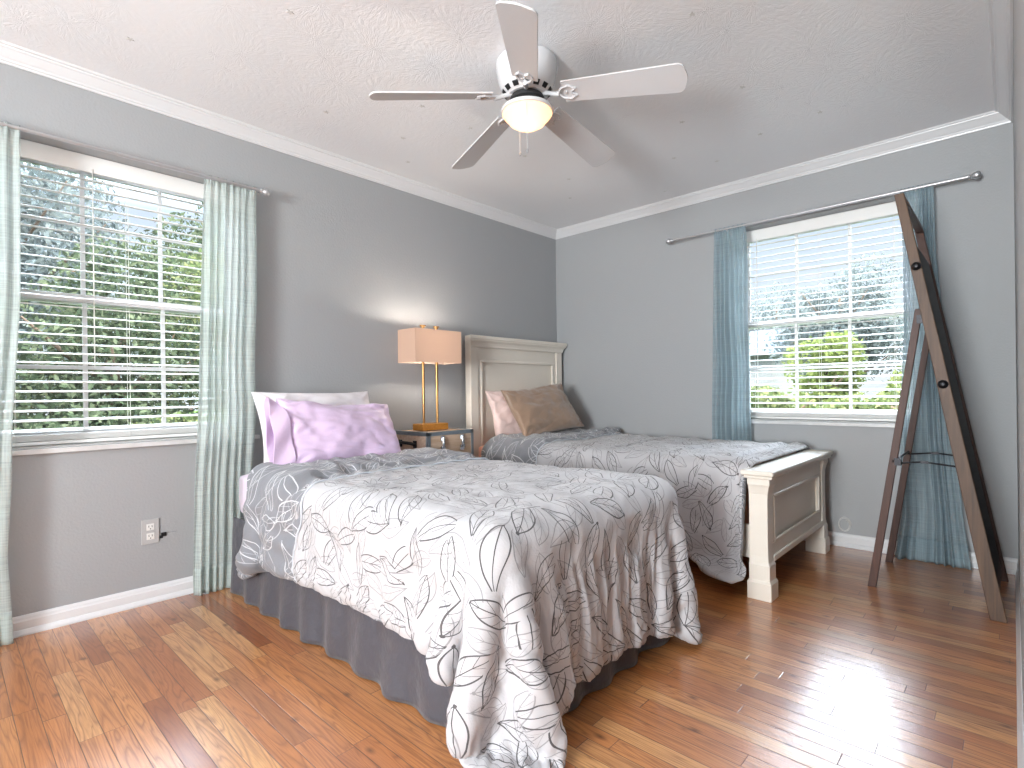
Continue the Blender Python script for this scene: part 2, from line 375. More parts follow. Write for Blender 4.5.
MT['leafC'] = mat_foliage('bright_yellow_green_leaves', srgb(96, 114, 62), srgb(136, 150, 84), srgb(176, 182, 116))
MT['leafD'] = mat_foliage('grey_green_leaves', srgb(104, 114, 114), srgb(130, 140, 138), srgb(166, 172, 164))
MT['housewall'] = simple('pale_house_siding', srgb(120, 118, 114), .8, nscale=6, namp=.05)
MT['roof'] = simple('blue_grey_roof', srgb(66, 72, 80), .8, nscale=10, namp=.12)
MT['hallwhite'] = simple('white_door_paint', srgb(228, 228, 226), .4, nscale=4, namp=.02)

# ------------------------------------------------------------------ mesh helpers
def link_mesh(name, me, mats, parent=None, smooth=False, loc=None):
    o = bpy.data.objects.new(name, me); C.objects.link(o)
    for m in (mats if isinstance(mats, (list, tuple)) else [mats]): me.materials.append(m)
    if smooth: me.polygons.foreach_set('use_smooth', [True]*len(me.polygons))
    if parent: o.parent = parent
    if loc is not None: o.location = loc
    return o
def obj(name, bm, mats, parent=None, smooth=False, bevel=0, seg=2, loc=None, auto=False):
    me = bpy.data.meshes.new(name); bmesh.ops.recalc_face_normals(bm, faces=bm.faces[:]); bm.to_mesh(me); bm.free()
    o = link_mesh(name, me, mats, parent, smooth or auto, loc)
    if bevel:
        b = o.modifiers.new('bevel', 'BEVEL'); b.width = bevel; b.segments = seg; b.limit_method = 'ANGLE'; b.angle_limit = .6
    if auto:
        es = o.modifiers.new('edge_split', 'EDGE_SPLIT'); es.split_angle = .7
    return o
def bx(bm, x0, y0, z0, x1, y1, z1, mi=0):
    v = [bm.verts.new(p) for p in ((x0,y0,z0),(x1,y0,z0),(x1,y1,z0),(x0,y1,z0),(x0,y0,z1),(x1,y0,z1),(x1,y1,z1),(x0,y1,z1))]
    for f in ((0,3,2,1),(4,5,6,7),(0,1,5,4),(1,2,6,5),(2,3,7,6),(3,0,4,7)):
        bm.faces.new([v[i] for i in f]).material_index = mi
    return v
def box_obj(name, a, b, mat, parent=None, bevel=0, seg=2):
    bm = bmesh.new(); bx(bm, *a, *b); return obj(name, bm, mat, parent, bevel=bevel, seg=seg)
def tube(bm, pts, r, n=12, cap=True, mi=0):
    pts = [Vector(p) for p in pts]; rings = []
    rs = r if isinstance(r, (list, tuple)) else [r]*len(pts)
    up = None
    for i, p in enumerate(pts):
        d = (pts[min(i+1, len(pts)-1)] - pts[max(i-1, 0)]).normalized()
        if up is None: up = Vector((0,0,1)) if abs(d.z) < .9 else Vector((1,0,0))
        a = d.cross(up).normalized(); b = a.cross(d).normalized(); up = b
        rings.append([bm.verts.new(p + (a*math.cos(2*PI*k/n) + b*math.sin(2*PI*k/n))*rs[i]) for k in range(n)])
    for i in range(len(rings)-1):
        for k in range(n):
            bm.faces.new((rings[i][k], rings[i][(k+1)%n], rings[i+1][(k+1)%n], rings[i+1][k])).material_index = mi
    if cap:
        bm.faces.new(rings[0][::-1]).material_index = mi; bm.faces.new(rings[-1]).material_index = mi
def lathe(bm, prof, n=32, c=(0,0,0), mi=0):
    rings = []
    for r, z in prof:
        if r < 1e-6: rings.append([bm.verts.new((c[0], c[1], c[2]+z))])
        else: rings.append([bm.verts.new((c[0]+r*math.cos(2*PI*k/n), c[1]+r*math.sin(2*PI*k/n), c[2]+z)) for k in range(n)])
    for a, b in zip(rings, rings[1:]):
        for k in range(n):
            k2 = (k+1)%n
            if len(a) == 1 and len(b) == 1: continue
            if len(a) == 1: f = bm.faces.new((a[0], b[k2], b[k]))
            elif len(b) == 1: f = bm.faces.new((a[k], a[k2], b[0]))
            else: f = bm.faces.new((a[k], a[k2], b[k2], b[k]))
            f.material_index = mi
def prism(bm, prof, axis, a, b, mi=0):
    """extrude a closed 2-D profile along axis from a to b; prof gives the other two coords in xyz order"""
    def pt(p, t):
        return {'x': (t, p[0], p[1]), 'y': (p[0], t, p[1]), 'z': (p[0], p[1], t)}[axis]
    va = [bm.verts.new(pt(p, a)) for p in prof]; vb = [bm.verts.new(pt(p, b)) for p in prof]
    n = len(prof)
    for i in range(n): bm.faces.new((va[i], va[(i+1)%n], vb[(i+1)%n], vb[i])).material_index = mi
    bm.faces.new(va).material_index = mi; bm.faces.new(vb[::-1]).material_index = mi
def prop(o, label=None, cat=None, group=None, kind=None):
    if label: o['label'] = label
    if cat: o['category'] = cat
    if group: o['group'] = group
    if kind: o['kind'] = kind
    return o
def empty(name, loc, label, cat, group=None, rotz=0):
    o = bpy.data.objects.new(name, None); C.objects.link(o); o.location = loc; o.rotation_euler = (0, 0, rotz)
    o.empty_display_size = .05
    return prop(o, label, cat, group)
def struct(o, label=None, cat=None):
    return prop(o, label, cat, kind='structure')
def grid_mesh(name, P, uv=None, mi=None, closed=None):
    """P (n,m,3) numpy -> mesh"""
    n, m = P.shape[:2]
    me = bpy.data.meshes.new(name)
    i = np.arange(n-1)[:, None]*m + np.arange(m-1)[None, :]
    F = np.stack([i, i+1, i+1+m, i+m], -1).reshape(-1, 4)
    me.from_pydata(P.reshape(-1, 3).tolist(), [], F.tolist())
    return me
def rel(o, base):   # keep world-space coords while parented to an empty at base
    o.location = Vector((-base[0], -base[1], -base[2]))
    return o
# ------------------------------------------------------------------ noise (numpy)
_rng = np.random.RandomState(11)
_T = _rng.rand(256, 256)*2-1
def vnoise(x, y, seed=0):
    x = np.asarray(x, float)+seed*17.31; y = np.asarray(y, float)+seed*9.77
    xi = np.floor(x).astype(int); yi = np.floor(y).astype(int); fx = x-xi; fy = y-yi
    fx = fx*fx*(3-2*fx); fy = fy*fy*(3-2*fy)
    g = lambda a, b: _T[a % 256, b % 256]
    return (g(xi, yi)*(1-fx)+g(xi+1, yi)*fx)*(1-fy) + (g(xi, yi+1)*(1-fx)+g(xi+1, yi+1)*fx)*fy
def fbm(x, y, o=3, seed=0):
    r = 0; a = 1
    for k in range(o): r = r + a*vnoise(x*2**k, y*2**k, seed+k); a *= .5
    return r
def sstep(a, b, x):
    t = np.clip((x-a)/(b-a), 0, 1); return t*t*(3-2*t)

# ================================================================== ROOM SHELL
def wall_with_hole(name, axis, pos, thick, a0, a1, h0, h1, z0, z1, sign, label=None):
    """wall in plane axis=pos, growing outward by sign*thick, opening a in (h0,h1), z in (z0,z1)"""
    bm = bmesh.new()
    lo, hi = sorted((pos, pos+sign*thick))
    def b(p0, p1, q0, q1):
        if axis == 'x': bx(bm, lo, p0, q0, hi, p1, q1)
        else: bx(bm, p0, lo, q0, p1, hi, q1)
    b(a0, h0, 0, ZC); b(h1, a1, 0, ZC)
    b(h0, h1, z1, ZC)
    if z0 > 0: b(h0, h1, 0, z0)
    o = obj(name, bm, MT['wall'])
    return struct(o)
W1 = dict(a0=.11, a1=1.162, z0=.768, z1=2.092)
W2 = dict(a0=-1.442, a1=-.398, z0=.768, z1=2.092)
box = bmesh.new(); bx(box, XL-WT, YF-WT, -.1, XR+1.3, YB+WT, 0); struct(obj('floor', box, MT['floor']))
box = bmesh.new(); bx(box, XL-WT, YF-WT, ZC, XR+1.3, YB+WT, ZC+.1); struct(obj('ceiling', box, MT['ceiling']))
wall_with_hole('wall_left', 'x', XL, WT, YF-WT, YB+WT, W1['a0'], W1['a1'], W1['z0'], W1['z1'], -1)
wall_with_hole('wall_back', 'y', YB, WT, XL, XR+WT, W2['a0'], W2['a1'], W2['z0'], W2['z1'], 1)
wall_with_hole('wall_front', 'y', YF, WT, XL, XR+WT, -1.12, -.02, .6, 2.2, -1)
# right wall with an unseen doorway added for fill light and a shallow closet doorway beside it
bm = bmesh.new()
for (ya, yb2, za, zb) in ((YF, -1.65, 0, ZC), (-.65, -.45, 0, ZC), (.42, YB, 0, ZC), (-1.65, -.65, 2.05, ZC), (-.45, .42, 2.05, ZC)):
    bx(bm, XR, ya, za, XR+WT, yb2, zb)
struct(obj('wall_right', bm, MT['wall']))
def door_leaf(name, hinge, ang, flip=1):
    dr = bmesh.new(); bx(dr, 0, 0, .005, .04, .86, 2.04)
    for (ya, yb2, za, zb) in ((.11, .38, .25, .95), (.48, .75, .25, .95), (.11, .38, 1.1, 1.9), (.48, .75, 1.1, 1.9)):
        bx(dr, -.006, ya, za, .002, yb2, zb)
    d = struct(obj(name, dr, MT['hallwhite'], bevel=.003)); d.location = hinge; d.rotation_euler = (0, 0, ang)
    hb = bmesh.new(); lathe(hb, [(0,0),(.026,0),(.028,.012),(.012,.02),(.012,.04),(.026,.052),(.026,.07),(0,.078)], 20)
    kn = obj('door_knob', hb, MT['steel'], d, smooth=True); kn.rotation_euler = (0, -PI/2, 0); kn.location = (0, .79, .95)
door_leaf('door_1', (XR+.118, -.445, 0), 0)
# unseen hallway beyond the added doorway
bm = bmesh.new()
for (xa, ya, xb, yb2) in ((XR+WT, -2.1, XR+1.2, -2.0), (XR+WT, -.64, XR+1.2, -.54), (XR+1.1, -2.0, XR+1.2, -.64)):
    bx(bm, xa, ya, 0, xb, yb2, ZC)
struct(obj('wall_hall', bm, MT['wall']))
# baseboards: board + shoe moulding profile
def bb_prof(s=1):
    return [(0,0),(.026*s,0),(.026*s,.008),(.018*s,.022),(.014*s,.024),(.014*s,.056),(.010*s,.062),(.009*s,.070),(.004*s,.078),(0,.079)]
def moulding_x(name, prof, x, sgn, a, b, mat):
    bm = bmesh.new(); prism(bm, [(x+sgn*p, q) for p, q in prof], 'y', a, b); return struct(obj(name, bm, mat))
def moulding_y(name, prof, y, sgn, a, b, mat):
    bm = bmesh.new()
    va = [bm.verts.new((a, y+sgn*p, q)) for p, q in prof]; vb = [bm.verts.new((b, y+sgn*p, q)) for p, q in prof]
    n = len(prof)
    for i in range(n): bm.faces.new((va[i], va[(i+1)%n], vb[(i+1)%n], vb[i]))
    bm.faces.new(va); bm.faces.new(vb[::-1]); return struct(obj(name, bm, mat))
P0 = bb_prof()
moulding_x('baseboard_left', P0, XL, 1, YF, YB, MT['trim'])
moulding_y('baseboard_back', P0, YB, -1, XL, XR, MT['trim'])
moulding_x('baseboard_right', [(p*.5, q) for p, q in P0], XR, -1, .50, YB, MT['trim'])
# crown moulding
cp = [(0, ZC-.062), (.008, ZC-.062), (.010, ZC-.054), (.016, ZC-.052), (.019, ZC-.045), (.026, ZC-.040), (.036, ZC-.030), (.048, ZC-.018), (.055, ZC-.014), (.057, ZC-.008), (.066, ZC-.007), (.070, ZC), (0, ZC)]
moulding_x('trim_1', cp, XL, 1, YF, YB, MT['trim'])
moulding_y('trim_2', cp, YB, -1, XL, XR, MT['trim'])
moulding_x('trim_3', cp, XR, -1, YF, YB, MT['trim'])
moulding_y('trim_4', cp, YF, 1, XL, XR, MT['trim'])

# ------------------------------------------------------------------ windows (built in local frame: u along wall, d outward depth, z)
def placer(axis, pos, sign):
    if axis == 'x': return lambda u, d, z: (pos+sign*d, u, z)
    return lambda u, d, z: (u, pos+sign*d, z)
def lbox(bm, T, u0, u1, d0, d1, z0, z1, mi=0):
    a = T(u0, d0, z0); b = T(u1, d1, z1)
    bx(bm, min(a[0],b[0]), min(a[1],b[1]), z0, max(a[0],b[0]), max(a[1],b[1]), z1, mi)
def make_window(n, axis, pos, sign, u0, u1, z0, z1, mull):
    T = placer(axis, pos, sign)
    # jamb frame
    bm = bmesh.new(); f = .022
    lbox(bm, T, u0, u0+f, .150, WT+.01, z0, z1); lbox(bm, T, u1-f, u1, .150, WT+.01, z0, z1)
    lbox(bm, T, u0+f, u1-f, .150, WT+.01, z1-f, z1); lbox(bm, T, u0+f, u1-f, .150, WT+.01, z0, z0+f)
    w = struct(obj('window_%d' % n, bm, MT['vinyl'], bevel=.003))
    zm = 1.436
    ui, uj = u0+f, u1-f
    def sash(name, za, zb, d, hz):
        bm = bmesh.new(); s = .034; t = .026
        lbox(bm, T, ui, ui+s, d, d+t, za, zb); lbox(bm, T, uj-s, uj, d, d+t, za, zb)
        lbox(bm, T, ui+s, uj-s, d, d+t, zb-s*1.1, zb); lbox(bm, T, ui+s, uj-s, d, d+t, za, za+s*1.1)
        for m_ in mull: lbox(bm, T, m_-.009, m_+.009, d+.006, d+.020, za+s, zb-s)
        lbox(bm, T, ui+s, uj-s, d+.007, d+.019, hz-.009, hz+.009)
        o = obj(name, bm, MT['vinyl'], w, bevel=.002)
        g = bmesh.new(); lbox(g, T, ui+s-.003, uj-s+.003, d+.011, d+.015, za+s, zb-s)
        obj('glass_pane', g, MT['glass'], o)
        return o
    sash('lower_sash', z0+f, zm+.022, .153, 1.118)
    sash('upper_sash', zm-.022, z1-f, .182, 1.790)
    bm = bmesh.new(); uc = (u0+u1)/2; lbox(bm, T, uc-.03, uc+.03, .141, .153, zm+.0, zm+.014); obj('sash_lock', bm, MT['vinyl'], w, bevel=.003)
    # sill slab
    bm = bmesh.new(); lbox(bm, T, u0-.035, u1+.035, -.022, .0, z0-.024, z0-.004); lbox(bm, T, u0, u1, 0, .150, z0-.0, z0+.002)
    obj('window_sill', bm, MT['marble'], w, bevel=.004)
    return w
make_window(1, 'x', XL, -1, W1['a0'], W1['a1'], W1['z0'], W1['z1'], (.478, .794))
make_window(2, 'y', YB, 1, W2['a0'], W2['a1'], W2['z0'], W2['z1'], (-1.076, -.762))
# unseen rear window, added to let the rear fill light in
bm = bmesh.new(); T3 = placer('y', YF, -1)
for (a, b, za, zb) in ((-1.12, -1.09, .6, 2.2), (-.05, -.02, .6, 2.2), (-1.09, -.05, 2.16, 2.2), (-1.09, -.05, .6, .64), (-1.09, -.05, 1.39, 1.41)):
    lbox(bm, T3, a, b, .04, .12, za, zb)
w3 = struct(obj('window_3', bm, MT['vinyl'], bevel=.003))
g = bmesh.new(); lbox(g, T3, -1.09, -.05, .08, .084, .64, 2.16); obj('glass_pane', g, MT['glass'], w3)

# ------------------------------------------------------------------ blinds
def make_blind(axis, pos, sign, u0, u1, label, wand_u, tilt):
    T = placer(axis, pos+sign*.068, sign)
    base = T((u0+u1)/2, .045, W1['z0']+.004)
    e_ = empty('window_blind', base, label, 'blind', 'white slatted blinds in the windows')
    g_ = .006
    def P(o): return rel(o, base)
    bm = bmesh.new()
    lbox(bm, T, u0+g_, u1-g_, .012, .020, 2.012, 2.090)
    lbox(bm, T, u0+g_, u1-g_, .021, .070, 2.045, 2.088)
    o = obj('headrail', bm, MT['slat'], bevel=.003); o.parent = e_; P(o)
    L = (u1-u0)/2-.010
    # one slat mesh, shared by all copies (curved 50 mm slat)
    bm = bmesh.new(); n = 6; W_ = .0245; th = .0014
    top = []; bot = []
    for k in range(n+1):
        c = -1+2*k/n; d = c*W_; zz = .0028*(1-c*c)
        top.append((d, zz+th)); bot.append((d, zz-th))
    prof = top + bot[::-1]
    if axis == 'x':
        prism(bm, prof, 'y', -L, L)
    else:
        va = [bm.verts.new((-L, p, q)) for p, q in prof]; vb = [bm.verts.new((L, p, q)) for p, q in prof]
        N_ = len(prof)
        for i in range(N_): bm.faces.new((va[i], va[(i+1)%N_], vb[(i+1)%N_], vb[i]))
        bm.faces.new(va); bm.faces.new(vb[::-1])
    first = obj('slat', bm, MT['slat'], e_)
    zs = [1.985-.0425*k for k in range(28)]
    first.location = (0, 0, zs[0]-base[2])
    rot = ((0, -sign*tilt, 0) if axis == 'x' else (sign*tilt, 0, 0))
    first.rotation_euler = rot
    for z in zs[1:]:
        s = first.copy(); C.objects.link(s); s.parent = e_
        s.location = (0, 0, z-base[2])
    z = base[2]+.022
    for k in range(5):
        s = first.copy(); C.objects.link(s); s.parent = e_; s.rotation_euler = (0, 0, 0); s.location = (0, 0, z-base[2]+.0052*k)
    bm = bmesh.new(); lbox(bm, T, u0+.008, u1-.008, .021, .069, base[2]+.001, base[2]+.017)
    o = obj('bottom_rail', bm, MT['slat'], bevel=.004); o.parent = e_; P(o)
    for uu in (u0+.12, (u0+u1)/2, u1-.12):
        bm = bmesh.new()
        for dd in (.019, .0705): lbox(bm, T, uu-.0008, uu+.0008, dd, dd+.0014, base[2]+.012, 2.045)
        o = obj('ladder_cord', bm, MT['cord']); o.parent = e_; P(o)
    bm = bmesh.new(); p = T(wand_u, .010, 0)
    tube(bm, [(p[0], p[1], 2.03), (p[0], p[1], 1.12)], .0022, 8)
    o = obj('tilt_wand', bm, MT['cord'], smooth=True); o.parent = e_; P(o)
    return e_
make_blind('x', XL, -1, W1['a0'], W1['a1'], 'white slatted blind in the left window looking onto dense green woods', .50, math.radians(8))
make_blind('y', YB, 1, W2['a0'], W2['a1'], 'white slatted blind in the right window looking onto sky and a tree', -1.30, math.radians(8))

# ------------------------------------------------------------------ curtain rods
def make_rod(axis, pos, sign, u0, u1, z, off, label, br):
    T = placer(axis, pos, -sign)
    base = T((u0+u1)/2, 0.0, z)
    e_ = empty('curtain_rod', base, label, 'curtain rod', 'brushed metal curtain rods over the windows')
    bm = bmesh.new(); tube(bm, [T(u0, off, z), T((u0+u1)/2, off, z)], .0075, 14); tube(bm, [T((u0+u1)/2-.02, off, z), T(u1, off, z)], .0095, 14)
    o = obj('pole', bm, MT['steel'], e_, smooth=False, auto=True); rel(o, base)
    for s, u in ((-1, u0), (1, u1)):
        bm = bmesh.new(); pts = []; rs = []
        for t, r in ((0, .010), (.008, .013), (.012, .009), (.018, .012), (.026, .0185), (.036, .0205), (.046, .018), (.052, .010), (.054, .003)):
            pts.append(T(u+s*t, off, z)); rs.append(r)
        tube(bm, pts, rs, 18)
        o = obj('finial', bm, MT['steel'], e_, auto=True); rel(o, base)
    for u in br:
        bm = bmesh.new(); p = T(u, off, z-.011)
        tube(bm, [T(u, .004, z-.03), T(u, .03, z-.028), T(u, off, z-.012)], .005, 8)
        a = T(u-.012, 0, z-.055); b = T(u+.012, .004, z-.005)
        bx(bm, min(a[0],b[0]), min(a[1],b[1]), z-.055, max(a[0],b[0]), max(a[1],b[1]), z-.005)
        o = obj('bracket', bm, MT['steel'], e_, auto=True); rel(o, base)
make_rod('x', XL, -1, -.02, 1.185, 2.068, .088, 'brushed metal curtain rod over the left window', (.12, 1.05))
make_rod('y', YB, 1, -1.84, -.165, 2.090, .088, 'brushed metal curtain rod over the right window', (-1.44, -.39))

# ------------------------------------------------------------------ curtains
def make_curtain(axis, pos, sign, ztop, off, spec, npl, amp, label, seed, hem_z=.004, nz=90, nu=220, side=None):
    """spec: list of (z, u_left, u_right) control rows from top to bottom"""
    T = placer(axis, pos, -sign)
    zt = ztop+.012
    zc = np.array([s[0] for s in spec][::-1]); ul = np.array([s[1] for s in spec][::-1]); ur = np.array([s[2] for s in spec][::-1])
    Z = zt - (zt-hem_z)*(np.linspace(0, 1, nz)**.92)
    P = np.zeros((nz, nu, 3))
    t = np.linspace(0, 1, nu)
    for i, z in enumerate(Z):
        a = np.interp(z, zc, ul); b = np.interp(z, zc, ur)
        f = (zt-z)/(zt-hem_z)
        ph = seed*1.7+ 1.3*vnoise(t*3.1+seed, np.full(nu, f*1.1), seed)
        k = npl
        top = np.exp(-((z-ztop)/.05)**2)
        pl = np.sin(2*PI*(k*t)+ph*3.0)*(.6+.5*vnoise(t*3, np.full(nu, f*1.5), seed+9)) + .45*vnoise(t*k*1.7, np.full(nu, f*2+.3), seed+6)
        wv = amp*(.55+.6*f)*pl*(1-.6*top) + top*.004*np.sin(2*PI*t*k*2.6) + .012*f*vnoise(t*3, np.full(nu, f*2.5), seed+3)
        d = off + wv
        if z > ztop-.02: # wrap loosely around the rod
            d = off + np.sign(np.sin(2*PI*(k*t)+1))*.0115*np.ones(nu)*min(1, 1.0) * (1 if z < ztop+.008 else .4)
            d = off + (.0125)*np.tanh(3*np.sin(2*PI*k*t+ph)) * (1 if z < ztop+.010 else .5)
        d = np.maximum(d, .036 if z > .1 else .036)
        u = a + (b-a)*(t + .012*np.sin(2*PI*(k*t)*1.0+ph+1.2)*(t*(1-t)*4)) + .006*vnoise(t*1.0, np.full(nu, f*6), seed+5)
        zz = z - .004*np.cos(2*PI*k*t)*f*0
        if axis == 'x': P[i, :, 0] = pos - sign*d*1.0; P[i, :, 1] = u
        else: P[i, :, 0] = u; P[i, :, 1] = pos - sign*d
        P[i, :, 2] = zz
    me = grid_mesh('curtain', P); sm = MT['sheer'] if axis == 'x' else MT['sheerblue']
    o = link_mesh('curtain', me, sm, None, True)
    # origin at hem
    c = P[-1].mean(0); me.transform(Matrix.Translation(-Vector(c))); o.location = c
    s = o.modifiers.new('solid', 'SOLIDIFY'); s.thickness = .0008
    prop(o, label, 'curtain', 'sheer aqua curtains at the windows')
    # stitched hem band
    hb = P[-7:, :, :].copy()
    hm = grid_mesh('hem', hb); h = link_mesh('hem', hm, sm, o, True); hm.transform(Matrix.Translation(-Vector(c)))
    s = h.modifiers.new('solid', 'SOLIDIFY'); s.thickness = .0035; s.offset = 0
    return o
make_curtain('x', XL, -1, 2.068, .088, [(2.1, -.02, .245), (1.4, -.03, .238), (.75, -.03, .205), (.35, -.03, .185), (0, -.03, .205)], 6, .016,
             'sheer aqua curtain at the left edge of the photo, left of the left window', 1)
make_curtain('x', XL, -1, 2.068, .088, [(2.1, .915, 1.165), (1.5, .89, 1.16), (.95, .872, 1.15), (.6, .856, 1.13), (.1, .85, 1.10), (0, .852, 1.09)], 7, .015,
             'sheer aqua curtain on the right of the left window, falling beside the nearer bed', 2)
make_curtain('y', YB, 1, 2.090, .088, [(2.1, -1.53, -1.31), (1.4, -1.545, -1.31), (.7, -1.55, -1.295), (0, -1.55, -1.28)], 7, .026,
             'sheer aqua curtain on the left of the right window, behind the white framed bed', 3)
make_curtain('y', YB, 1, 2.090, .088, [(2.1, -.462, -.312), (1.7, -.452, -.30), (1.3, -.448, -.275), (.7, -.48, -.235), (.25, -.47, -.20), (0, -.50, -.165)], 8, .026,
             'sheer aqua curtain on the right of the right window, behind the wooden easel', 4)

# ================================================================== CLOTH DRAPE (position based, numpy)
def drape(Ls, Wd, x_head, yc, ztop, boxes, planes, floor_z, th, h=.028, steps=900, seed=1, rc=.2, flare=0.0, xscale=1.0, skew=0.0):
    ni = int(round(Ls/h))+1; nj = int(round(Wd/h))+1
    s = np.linspace(0, Ls, ni); t = np.linspace(-Wd/2, Wd/2, nj)
    S, Tt = np.meshgrid(s, t, indexing='ij')
    # flat pattern: rounded foot corners, optional flare of the near side toward the foot
    F0, F1 = S.copy(), Tt.copy()
    for sg in (-1, 1):
        dx = (S-(Ls-rc))/rc; dy = (sg*Tt-(Wd/2-rc))/rc; m_ = (dx > 0) & (dy > 0)
        F0[m_] = (Ls-rc)+rc*(dx*np.sqrt(np.maximum(0, 1-dy*dy/2)))[m_]; F1[m_] = sg*((Wd/2-rc)+rc*(dy*np.sqrt(np.maximum(0, 1-dx*dx/2)))[m_])
    F1 = np.where(F1 < -.3, -.3+(F1+.3)*(1+flare*sstep(.66, 1.0, S/Ls)), F1)
    F0 = F0 - skew*sstep(.50, .76, -F1)*np.clip(1-F0/.9, 0, 1)
    S, Tt = F0, F1
    P = np.zeros((ni, nj, 3)); P[..., 0] = x_head+S*xscale; P[..., 1] = yc+Tt
    FL = np.stack([S, Tt, 0*S], -1)
    def rl(a, b): return np.sqrt(((FL[b]-FL[a])**2).sum(-1, keepdims=True))
    P[..., 2] = ztop+th+.01 + .006*vnoise(S*6, Tt*6, seed)
    hx, hy = s[1]-s[0], t[1]-t[0]
    pinc = np.where(np.abs(t) < .42)[0]; pinc = slice(pinc[0], pinc[-1]+1); X0pin = P[:4, pinc, 0].copy()
    V = np.zeros_like(P); dt = 1/90.; Pold = P.copy()
    def con(A, B, L, k):
        d = B-A; l = np.sqrt((d*d).sum(-1, keepdims=True))+1e-9
        c = d*((l-L)/l*.5*k); A += c; B -= c
    def con2(P, a, b, L, k): con(P[a], P[b], L, k)
    for it in range(steps):
        V[..., 2] -= 3.2*dt
        V *= .985 if it < steps*.7 else .95
        Pold[:] = P; P += V*dt
        for rep in range(3):
            for o_ in (0, 1):
                n = (ni-o_)//2*2; a, b = np.s_[o_:o_+n:2], np.s_[o_+1:o_+n:2]; con(P[a], P[b], rl(a, b), 1.0)
                n = (nj-o_)//2*2; a, b = np.s_[:, o_:o_+n:2], np.s_[:, o_+1:o_+n:2]; con(P[a], P[b], rl(a, b), 1.0)
            for o_ in (0, 1):
                n = (ni-o_)//2*2
                a, b = np.s_[o_:o_+n:2, :-1], np.s_[o_+1:o_+n:2, 1:]; con2(P, a, b, rl(a, b), .30)
                a, b = np.s_[o_:o_+n:2, 1:], np.s_[o_+1:o_+n:2, :-1]; con2(P, a, b, rl(a, b), .30)
        for o_ in range(4):   # bending
            if o_ < 2:
                for q in (0, 2):
                    A = P[q+o_:-2:4]; B = P[q+o_+2::4]; m_ = min(len(A), len(B)); L_ = np.sqrt(((FL[q+o_+2::4][:m_]-FL[q+o_:-2:4][:m_])**2).sum(-1, keepdims=True)); con(A[:m_], B[:m_], L_, .12)
            else:
                for q in (0, 2):
                    A = P[:, q+o_-2:-2:4]; B = P[:, q+o_::4]; m_ = min(A.shape[1], B.shape[1]); L_ = np.sqrt(((FL[:, q+o_::4][:, :m_]-FL[:, q+o_-2:-2:4][:, :m_])**2).sum(-1, keepdims=True)); con(A[:, :m_], B[:, :m_], L_, .12)
        touch = np.zeros(P.shape[:2], bool)
        for lo, hi, r in boxes:
            q = np.clip(P, np.array(lo)+r, np.array(hi)-r); d = P-q; l = np.sqrt((d*d).sum(-1))
            inn = l < r+th
            deep = l < 1e-6
            if inn.any():
                dd = np.where(deep[..., None], np.array([0, 0, 1.]), d/np.maximum(l, 1e-6)[..., None])
                P[inn] = (q+dd*(r+th))[inn]; touch |= inn
        for nx, off in planes:   # keep n.p >= off
            nx = np.array(nx); dd = P@nx-off; m_ = dd < 0
            P[m_] -= dd[m_][:, None]*nx; touch |= m_
        m_ = P[..., 2] < floor_z; P[..., 2][m_] = floor_z; touch |= m_
        fr = P-Pold
        P[touch] = Pold[touch]+fr[touch]*np.array([.55, .55, 1.0])
        P[:4, pinc, 0] = X0pin
        V = (P-Pold)/dt
        sp = np.sqrt((V*V).sum(-1, keepdims=True)); V *= np.minimum(1, 3.0/np.maximum(sp, 1e-6))
    return P, S, Tt
def upsample(A, k):
    """Catmull-Rom along both axes of an (n,m,c) array"""
    def up(A):
        n = A.shape[0]; x = np.linspace(0, n-1, (n-1)*k+1); i = np.minimum(np.floor(x).astype(int), n-2); f = (x-i)[:, None, None]
        p0 = A[np.maximum(i-1, 0)]; p1 = A[i]; p2 = A[i+1]; p3 = A[np.minimum(i+2, n-1)]
        return .5*((2*p1)+(-p0+p2)*f+(2*p0-5*p1+4*p2-p3)*f*f+(-p0+3*p1-3*p2+p3)*f**3)
    return up(up(A).transpose(1, 0, 2)).transpose(1, 0, 2)
def normals(P):
    du = np.gradient(P, axis=0); dv = np.gradient(P, axis=1); n = np.cross(du, dv)
    return n/np.maximum(np.sqrt((n*n).sum(-1, keepdims=True)), 1e-9)

